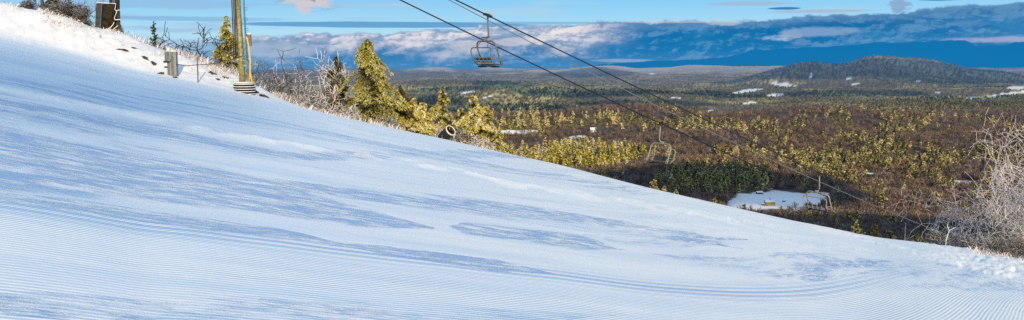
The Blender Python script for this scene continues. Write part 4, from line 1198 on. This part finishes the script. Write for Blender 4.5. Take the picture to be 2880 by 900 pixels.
# ------------------------------------------------------------------ houses in the valley
M_wall_y = simple('mustard_house_wall', (.50, .32, .06), .8, scale=.8, col2=(.38, .24, .05))
M_roofsnow = simple('snowy_roof', (.86, .88, .92), .8, scale=.5, var=.06)
M_glass = simple('dark_window', (.02, .022, .03), .2, scale=1)
M_chim = simple('brick_chimney', (.16, .09, .07), .9, scale=3)
M_wall_w = simple('white_house_wall', (.70, .66, .60), .8, scale=.8)
M_wall_b = simple('brown_shed_wall', (.10, .06, .045), .85, scale=.8)
def house(dx, dy, w_, d_, h_, rh, label, wall, rz=0, storeys=2, ncol=6, chimney=True, name='house', leanto=False):
    g = valley_hit(dx, dy)
    root = empty(name, g, label, 'house', None, rz)
    m_ = MB(); m_.box((0, 0, h_ / 2 - .6), (w_, d_, h_ + 1.2)); 
    m_.add([(-w_ / 2, -d_ / 2, h_), (-w_ / 2, d_ / 2, h_), (-w_ / 2, 0, h_ + rh), (w_ / 2, -d_ / 2, h_), (w_ / 2, d_ / 2, h_), (w_ / 2, 0, h_ + rh)], [(0, 2, 1), (3, 4, 5)])
    m_.build('wall', wall, root)
    m_ = MB(); e = .5; k = rh / (d_ / 2)
    A = [(-w_ / 2 - e, -d_ / 2 - e, h_ - e * k + .05), (w_ / 2 + e, -d_ / 2 - e, h_ - e * k + .05), (w_ / 2 + e, 0, h_ + rh + .05), (-w_ / 2 - e, 0, h_ + rh + .05), (w_ / 2 + e, d_ / 2 + e, h_ - e * k + .05), (-w_ / 2 - e, d_ / 2 + e, h_ - e * k + .05)]
    Bv = [(x, y, z + .45) for x, y, z in A]
    m_.add(A + Bv, [(3, 2, 1, 0), (5, 4, 2, 3), (6, 7, 8, 9), (9, 8, 10, 11), (0, 1, 7, 6), (4, 5, 11, 10), (1, 2, 8, 7), (2, 4, 10, 8), (3, 0, 6, 9), (5, 3, 9, 11)])
    rf = m_.build('roof', M_roofsnow, root)
    if chimney:
        m_ = MB(); m_.box((.3, 0, h_ + rh + .9), (1.1, 1.1, 2.4)); m_.build('chimney', M_chim, rf)
    for s in range(storeys):
        for c in range(ncol):
            x = -w_ / 2 + w_ * (c + .5) / ncol; z = 1.5 + s * (h_ - 1.0) / storeys
            wi = w_ / ncol * .42
            m_ = MB(); m_.box((x, -d_ / 2 - .03, z), (wi, .10, 1.5)); fr = m_.build('window', M_glass, root)
    m_ = MB(); m_.box((-w_ / 2 + w_ * .5 / ncol * 2, -d_ / 2 - .05, .7), (1.1, .12, 2.2)); m_.build('door', M_wall_b, root)
    if leanto:
        m_ = MB(); m_.box((-w_ / 2 - 2.0, 1, .9), (3.6, 4, 3.0)); m_.build('annex', M_wall_b, root)
        m_ = MB(); m_.box((-w_ / 2 - 2.0, 1, 2.6), (4.0, 4.4, .4)); m_.build('annex_roof', M_roofsnow, root)
    return root
house(1936, 517, 13.5, 8.5, 6.0, 2.6, 'mustard two-storey house with snowy roof in the snowy clearing', M_wall_y, .03, leanto=True)
house(1788, 490, 8, 6, 4, 2.6, 'white-roofed cottage half hidden by dark trees left of the clearing', M_wall_w, 1.2, 1, 3, False)
house(1492, 332, 16, 11, 7, 4, 'pale house on the brown wooded rise above the golden trees', M_wall_w, .2, 2, 4, False)
house(1910, 488, 9, 6, 2.6, 1.2, 'long low dark barn at the back of the clearing', M_wall_b, .15, 1, 4, False, name='barn')
def truck(dx, dy, label, rz):
    g = valley_hit(dx, dy); root = empty('parked_car', g, label, 'car', None, rz)
    m_ = MB(); m_.box((0, 0, .75), (4.6, 1.9, .7)); m_.build('body', M_wall_b, root)
    m_ = MB(); m_.box((-.2, 0, 1.4), (2.6, 1.7, .65), taper=.8); m_.build('cabin', M_glass, root)
    m_ = MB(); m_.box((-.2, 0, 1.82), (2.2, 1.5, .15)); m_.build('snow_cap', M_roofsnow, root)
    for sx in (-1.4, 1.4):
        for sy in (-1, 1):
            m_ = MB(); m_.tube([(sx, sy * .75, .38), (sx, sy * .97, .38)], .38, 12); m_.build('wheel', M_black, root)
truck(1972, 508, 'dark snow-topped car parked right of the mustard house', .15)

# ------------------------------------------------------------------ unseen clouds added to throw shadows in the valley (they float high behind and above)
def cloud_mat():
    m, t, b = new_mat('cloud'); tc = t.new('ShaderNodeTexCoord').outputs['Object']
    t.put(b.inputs['Base Color'], t.mix(t.ss(t.noise(tc, .01, 4), .4, .6), (.8, .8, .82), (.9, .9, .9))); b.inputs['Roughness'].default_value = 1
    return m
M_cloud = cloud_mat()
def shadow_cloud(dx, dy, rx, ry, H, seed):
    g = valley_hit(dx, dy)
    Lg = (H - g.z) / SUN.z
    c = g + SUN * Lg
    n = 22; m_ = 44; V = []
    for i in range(n):
        b = math.pi * i / (n - 1) - math.pi / 2
        for j in range(m_):
            a = 2 * math.pi * j / m_
            V.append((math.cos(b) * math.cos(a), math.cos(b) * math.sin(a), math.sin(b)))
    V = np.array(V); k = .62 + .75 * fbm(V[:, 0] * 3 + seed * 3.1, V[:, 1] * 3 + V[:, 2], 4, seed)
    V = V * k[:, None] * np.array([rx, ry, min(rx, ry) * .10])
    Fs = [(i * m_ + j, i * m_ + (j + 1) % m_, (i + 1) * m_ + (j + 1) % m_, (i + 1) * m_ + j) for i in range(n - 1) for j in range(m_)]
    o = link('cloud', mesh_np('cloud', V, np.array(Fs), M_cloud, True)); o.location = c
    tag(o, 'small flat unseen cloud added to shade a valley patch', 'cloud', 'added clouds out of view', kind='structure')
for i, a in enumerate([(1800, 468, 190, 200, 330), (1700, 452, 110, 110, 330), (1960, 462, 120, 90, 330), (2080, 575, 200, 90, 330),  # near clouds added in place of the mountain's own shadow
                       (1270, 214, 230, 330, 620), (1490, 230, 420, 240, 620), (1750, 238, 420, 330, 640), (2060, 238, 230, 190, 640), (2390, 248, 260, 180, 660),
                       (1150, 226, 300, 200, 620), (1640, 262, 330, 160, 560), (2200, 236, 300, 160, 640), (1230, 272, 330, 260, 560), (1420, 278, 330, 170, 560), (1480, 185, 500, 500, 800), (2180, 165, 1000, 700, 800), (2480, 190, 900, 700, 800), (2330, 205, 500, 300, 700), (1930, 190, 300, 300, 700), (1040, 255, 300, 300, 560)]):
    shadow_cloud(*a, 400 + i)

def slope_shade_cloud():  # unseen cloud sheet, added and shaped to shade the left slope
    e1 = Vector((-SH.y, SH.x, 0)); ep = SUN.cross(e1); ep = ep if ep.z > 0 else -ep
    n, m_ = 60, 120; V = []
    for i in range(n):
        b = math.pi * i / (n - 1) - math.pi / 2
        for j in range(m_):
            a = 2 * math.pi * j / m_
            x, y, z = math.cos(b) * math.cos(a), math.cos(b) * math.sin(a), math.sin(b)
            k = (x ** 8 + y ** 8 + z ** 8) ** -.125
            V.append(e1 * (x * k * 150 - 152) + ep * (z * k * 4.6 + 6.8) + SUN * (y * k * 60))
    Fs = [(i * m_ + j, i * m_ + (j + 1) % m_, (i + 1) * m_ + (j + 1) % m_, (i + 1) * m_ + j) for i in range(n - 1) for j in range(m_)]
    o = link('cloud', mesh_np('cloud', np.array([tuple(v) for v in V]), np.array(Fs), M_cloud, True)); o.location = SUN * 600
    tag(o, 'low thin unseen cloud sheet added to shade the left slope', 'cloud', 'added clouds out of view', kind='structure')
slope_shade_cloud()

# ------------------------------------------------------------------ valley trees
def forest():
    rng = np.random.default_rng(99)
    umax = .64
    def sample(n, y0, y1):
        # even over the picture: uniform in 1/y, thinned to woodland density
        iv = 1 / y1 + (1 / y0 - 1 / y1) * rng.random(n)
        y = 1 / iv; u = -umax * 1.0 + (umax * 2) * rng.random(n)
        k = (u > -.12)
        return u[k] * y[k], y[k]
    x, y = sample(60000, 640, 3700)
    z = zv(x, y)
    vis = (z + 20) / y > crest_v(x / y) - .004
    x, y, z = x[vis], y[vis], z[vis]
    fm = field_mask(x, y)
    ddx, ddy = unproject(x / y, z / y)
    k = (fm < .12) & ~((np.abs(ddx - 1950) < 48) & (ddy > 495) & (ddy < 545)) & ~((((ddx - 1925) / 130) ** 2 < 1) & (ddy > 515) & (ddy < 548) & (rng.random(len(x)) < .75))
    x, y, z = x[k], y[k], z[k]
    cd = conifer_density(x, y)
    con = rng.random(len(x)) < cd * .85
    # conifers
    cx, cy, cz = x[con], y[con], z[con]
    keep = rng.random(len(cx)) < .85
    cx, cy, cz = cx[keep], cy[keep], cz[keep]
    # the few that stand out at the edge of the run
    extra = [(2154, 588, 34, 330), (1645, 488, 34, 620), (1672, 498, 28, 640), (1700, 505, 26, 640), (1915, 560, 30, 560), (1872, 545, 30, 560), (1970, 575, 26, 520), (2200, 600, 34, 330), (2240, 604, 30, 330), (2300, 620, 32, 300)]
    ch_ = 10 + 18 * rng.random(len(cx)) ** 1.4 * np.where(cy > 2000, 1.05, 1.0)
    tmpl = []
    for s in range(6):
        V, T, ti = conifer_np(1.0, (.26 + .04 * (s % 3)), 54, 10, .062, .35 + .1 * (s % 3), 700 + s, bare=.10, gap=.15, power=.62)
        tr = MB(); tr.tube([(0, 0, -.06), (0, 0, .9)], [.018, .006], 4)
        V = np.concatenate([V, np.array([tuple(p) for p in tr.v])])
        b0 = len(ti)
        Tt = np.concatenate([T, np.array([[a + b0 for a in (f[0], f[1], f[2])] for f in tr.f if len(f) == 4] + [[a + b0 for a in (f[0], f[2], f[3])] for f in tr.f if len(f) == 4])])
        tmpl.append((V, Tt, np.concatenate([ti, np.zeros(len(tr.v))])))
    order = np.argsort(-(ch_ / cy))
    ind = order[:290]; rest = order[290:]
    M_stand = foliage_mat('golden_stand_needles', (.04, .040, .010), (.30, .265, .020), (.78, .70, .06), (.72, .70, .36), .05, 12800.0)
    meshes_g = [mesh_np('conifer', V, T, M_stand, False, dict(tint=ti)) for V, T, ti in tmpl]
    meshes_d = [mesh_np('conifer', V, T, M_dark, False, dict(tint=ti)) for V, T, ti in tmpl]
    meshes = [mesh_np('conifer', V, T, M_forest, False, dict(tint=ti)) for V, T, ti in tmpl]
    n_ = 0
    inside = lambda dx, dy: ((dx - 1850) / 240) ** 2 + ((dy - 475) / 55) ** 2 < 1
    for j in ind:
        o = link('conifer', meshes[int(rng.integers(6))])
        o.location = (cx[j], cy[j], cz[j] - .5); h = ch_[j]
        o.scale = (h * rng.uniform(.9, 1.35), h * rng.uniform(.9, 1.35), h); o.rotation_euler = (0, 0, rng.random() * 6.28)
        dx, dy = unproject(cx[j] / cy[j], cz[j] / cy[j])
        if inside(dx, dy): tag(o, 'dark shaded conifer in the cloud shadow around the clearing', 'tree', 'shaded valley conifers')
        elif dx < 1620:
            o.data = meshes_g[int(rng.integers(6))]
            tag(o, 'golden conifer in the bright stand below the brown rise', 'tree', 'conifers of the golden stand')
        else: tag(o, 'snow-dusted golden conifer among bare brown woods of the valley', 'tree', 'scattered valley conifers')
    nx = 0
    for dx, dy, hp, Y in extra:
        u, v = ray(dx, dy); h = hp * DS / F * Y * 1.5
        o = link('conifer', (meshes if nx in (0, 1, 2, 3) else meshes_d)[nx % 6]); nx += 1
        o.location = (u * Y, Y, v * Y - h * .25); o.scale = (h * 1.25, h * 1.25, h); o.rotation_euler = (0, 0, nx)
        tag(o, 'conifer whose top shows just over the lower edge of the run', 'tree', 'conifers below the edge of the run')
    def merge(tm, X, Y, Z, H, Wd, sel, boost=None):
        VV, TT, TI = [], [], []; base = 0
        for s, (V, T, ti) in enumerate(tm):
            q = np.where(sel == s)[0]
            if not len(q): continue
            a = rng.random(len(q)) * 6.283; ca, sa = np.cos(a), np.sin(a)
            hx = (H[q] * Wd[q])[:, None]
            vx = V[None, :, 0] * hx; vy = V[None, :, 1] * hx; vz = V[None, :, 2] * H[q][:, None]
            P_ = np.stack([vx * ca[:, None] - vy * sa[:, None] + X[q][:, None], vx * sa[:, None] + vy * ca[:, None] + Y[q][:, None], vz + Z[q][:, None]], -1)
            VV.append(P_.reshape(-1, 3)); nv = len(V)
            TT.append((T[None] + (np.arange(len(q)) * nv)[:, None, None] + base).reshape(-1, 3)); base += nv * len(q)
            br = rng.uniform(-.50, .36, len(q))[:, None]
            if boost is not None: br = br + boost[q][:, None]
            TI.append(np.clip(ti[None] + br, 0, 1).ravel())
        return np.concatenate(VV), np.concatenate(TT), np.concatenate(TI)
    # lighter templates for the mass
    tl = []
    for s in range(5):
        V, T, ti = conifer_np(1.0, .32, 22, 4, .14, .4, 800 + s, bare=.08, gap=.1, power=.6); tl.append((V, T, ti))
    V, T, ti = merge(tl, cx[rest], cy[rest], cz[rest] - .5, ch_[rest], rng.uniform(.9, 1.3, len(rest)), rng.integers(0, 5, len(rest)), np.where(unproject(cx[rest] / cy[rest], cz[rest] / cy[rest])[0] < 1590, .32, -.04))
    o = link('conifer_forest', mesh_np('conifer_forest', V, T, M_forest, False, dict(tint=ti)))
    tag(o, 'mass of smaller golden and dark conifers covering the valley', 'forest', kind='stuff')
    # bare woods
    bx, by, bz = x[~con], y[~con], z[~con]
    tb = []
    for s in range(5):
        r2 = np.random.default_rng(900 + s); n = 46
        base = np.stack([r2.normal(size=n) * .10, r2.normal(size=n) * .10, .25 + .45 * r2.random(n)], -1)
        d = np.stack([r2.normal(size=n) * .5, r2.normal(size=n) * .5, .7 + .6 * r2.random(n)], -1); d /= np.linalg.norm(d, axis=1, keepdims=True)
        L = .22 + .25 * r2.random(n)
        V1, T1 = leaf_quads(base + d * L[:, None] * .5, d, L, .035 + .03 * r2.random(n), r2)
        b2 = np.array([[0, 0, .25]]); V2, T2 = leaf_quads(np.repeat(b2, 3, 0), np.array([[0, 0, 1.0]] * 3) + r2.normal(size=(3, 3)) * .06, np.full(3, .7), np.full(3, .04), r2)
        V = np.concatenate([V1, V2]); T = np.concatenate([T1, T2 + len(V1)]); tb.append((V, T, np.concatenate([np.repeat(r2.random(n), 4), np.zeros(12)])))
    bh = rng.uniform(10, 17, len(bx))
    V, T, ti = merge(tb, bx, by, bz - .5, bh, rng.uniform(1.0, 1.5, len(bx)), rng.integers(0, 5, len(bx)))
    m, t, b = new_mat('leafless_woodland')
    pos = t.new('ShaderNodeNewGeometry').outputs['Position']; n1 = t.noise(pos, .006, 3); tt = t.attr('tint')
    c = t.mix(t.ss(tt, .0, .9), (.062, .050, .046), t.mix(t.ss(n1, .38, .62), (.215, .170, .150), (.27, .175, .115)))
    t.put(b.inputs['Base Color'], c); b.inputs['Roughness'].default_value = .9
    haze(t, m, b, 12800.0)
    o = link('bare_woodland', mesh_np('bare_woodland', V, T, m, False, dict(tint=ti)))
    tag(o, 'leafless brown woods filling the valley between the conifers', 'woodland', kind='stuff')
    print('forest', len(cx), len(bx))
    # far woods
    x, y = sample(70000, 3400, 9500)
    k = field_mask(x, y) < .1; x, y = x[k], y[k]
    z = zv(x, y)
    cd = conifer_density(x, y); keep = rng.random(len(x)) < cd * .6; x, y, z = x[keep], y[keep], z[keep]
    tf = []
    for s in range(4):
        r2 = np.random.default_rng(950 + s); n = 5
        V, T = leaf_quads(np.stack([r2.normal(size=n) * .1, r2.normal(size=n) * .1, .2 + .6 * r2.random(n)], -1), np.stack([r2.normal(size=n) * .5, r2.normal(size=n) * .5, np.ones(n)], -1), np.full(n, .6), np.full(n, .40), r2)
        tf.append((V, T, np.repeat(.3 + .7 * r2.random(n), 4)))
    V, T, ti = merge(tf, x, y, z, rng.uniform(8, 16, len(x)), rng.uniform(.9, 1.5, len(x)), rng.integers(0, 4, len(x)))
    m2 = foliage_mat('far_conifer_needles', (.075, .078, .05), (.17, .16, .085), (.26, .235, .12), (.42, .38, .28), .0, 12800.0)
    o = link('far_forest', mesh_np('far_forest', V, T, m2, False, dict(tint=ti)))
    tag(o, 'far-off mixed forest on the valley floor beyond the first rise', 'forest', kind='stuff')
forest()

# ------------------------------------------------------------------ render settings
sc.view_settings.view_transform = 'Standard'
sc.view_settings.look = 'None'
sc.view_settings.exposure = 0.0
sc.view_settings.gamma = 1.0
sc.cycles.max_bounces = 5
sc.cycles.diffuse_bounces = 3
sc.cycles.use_denoising = False
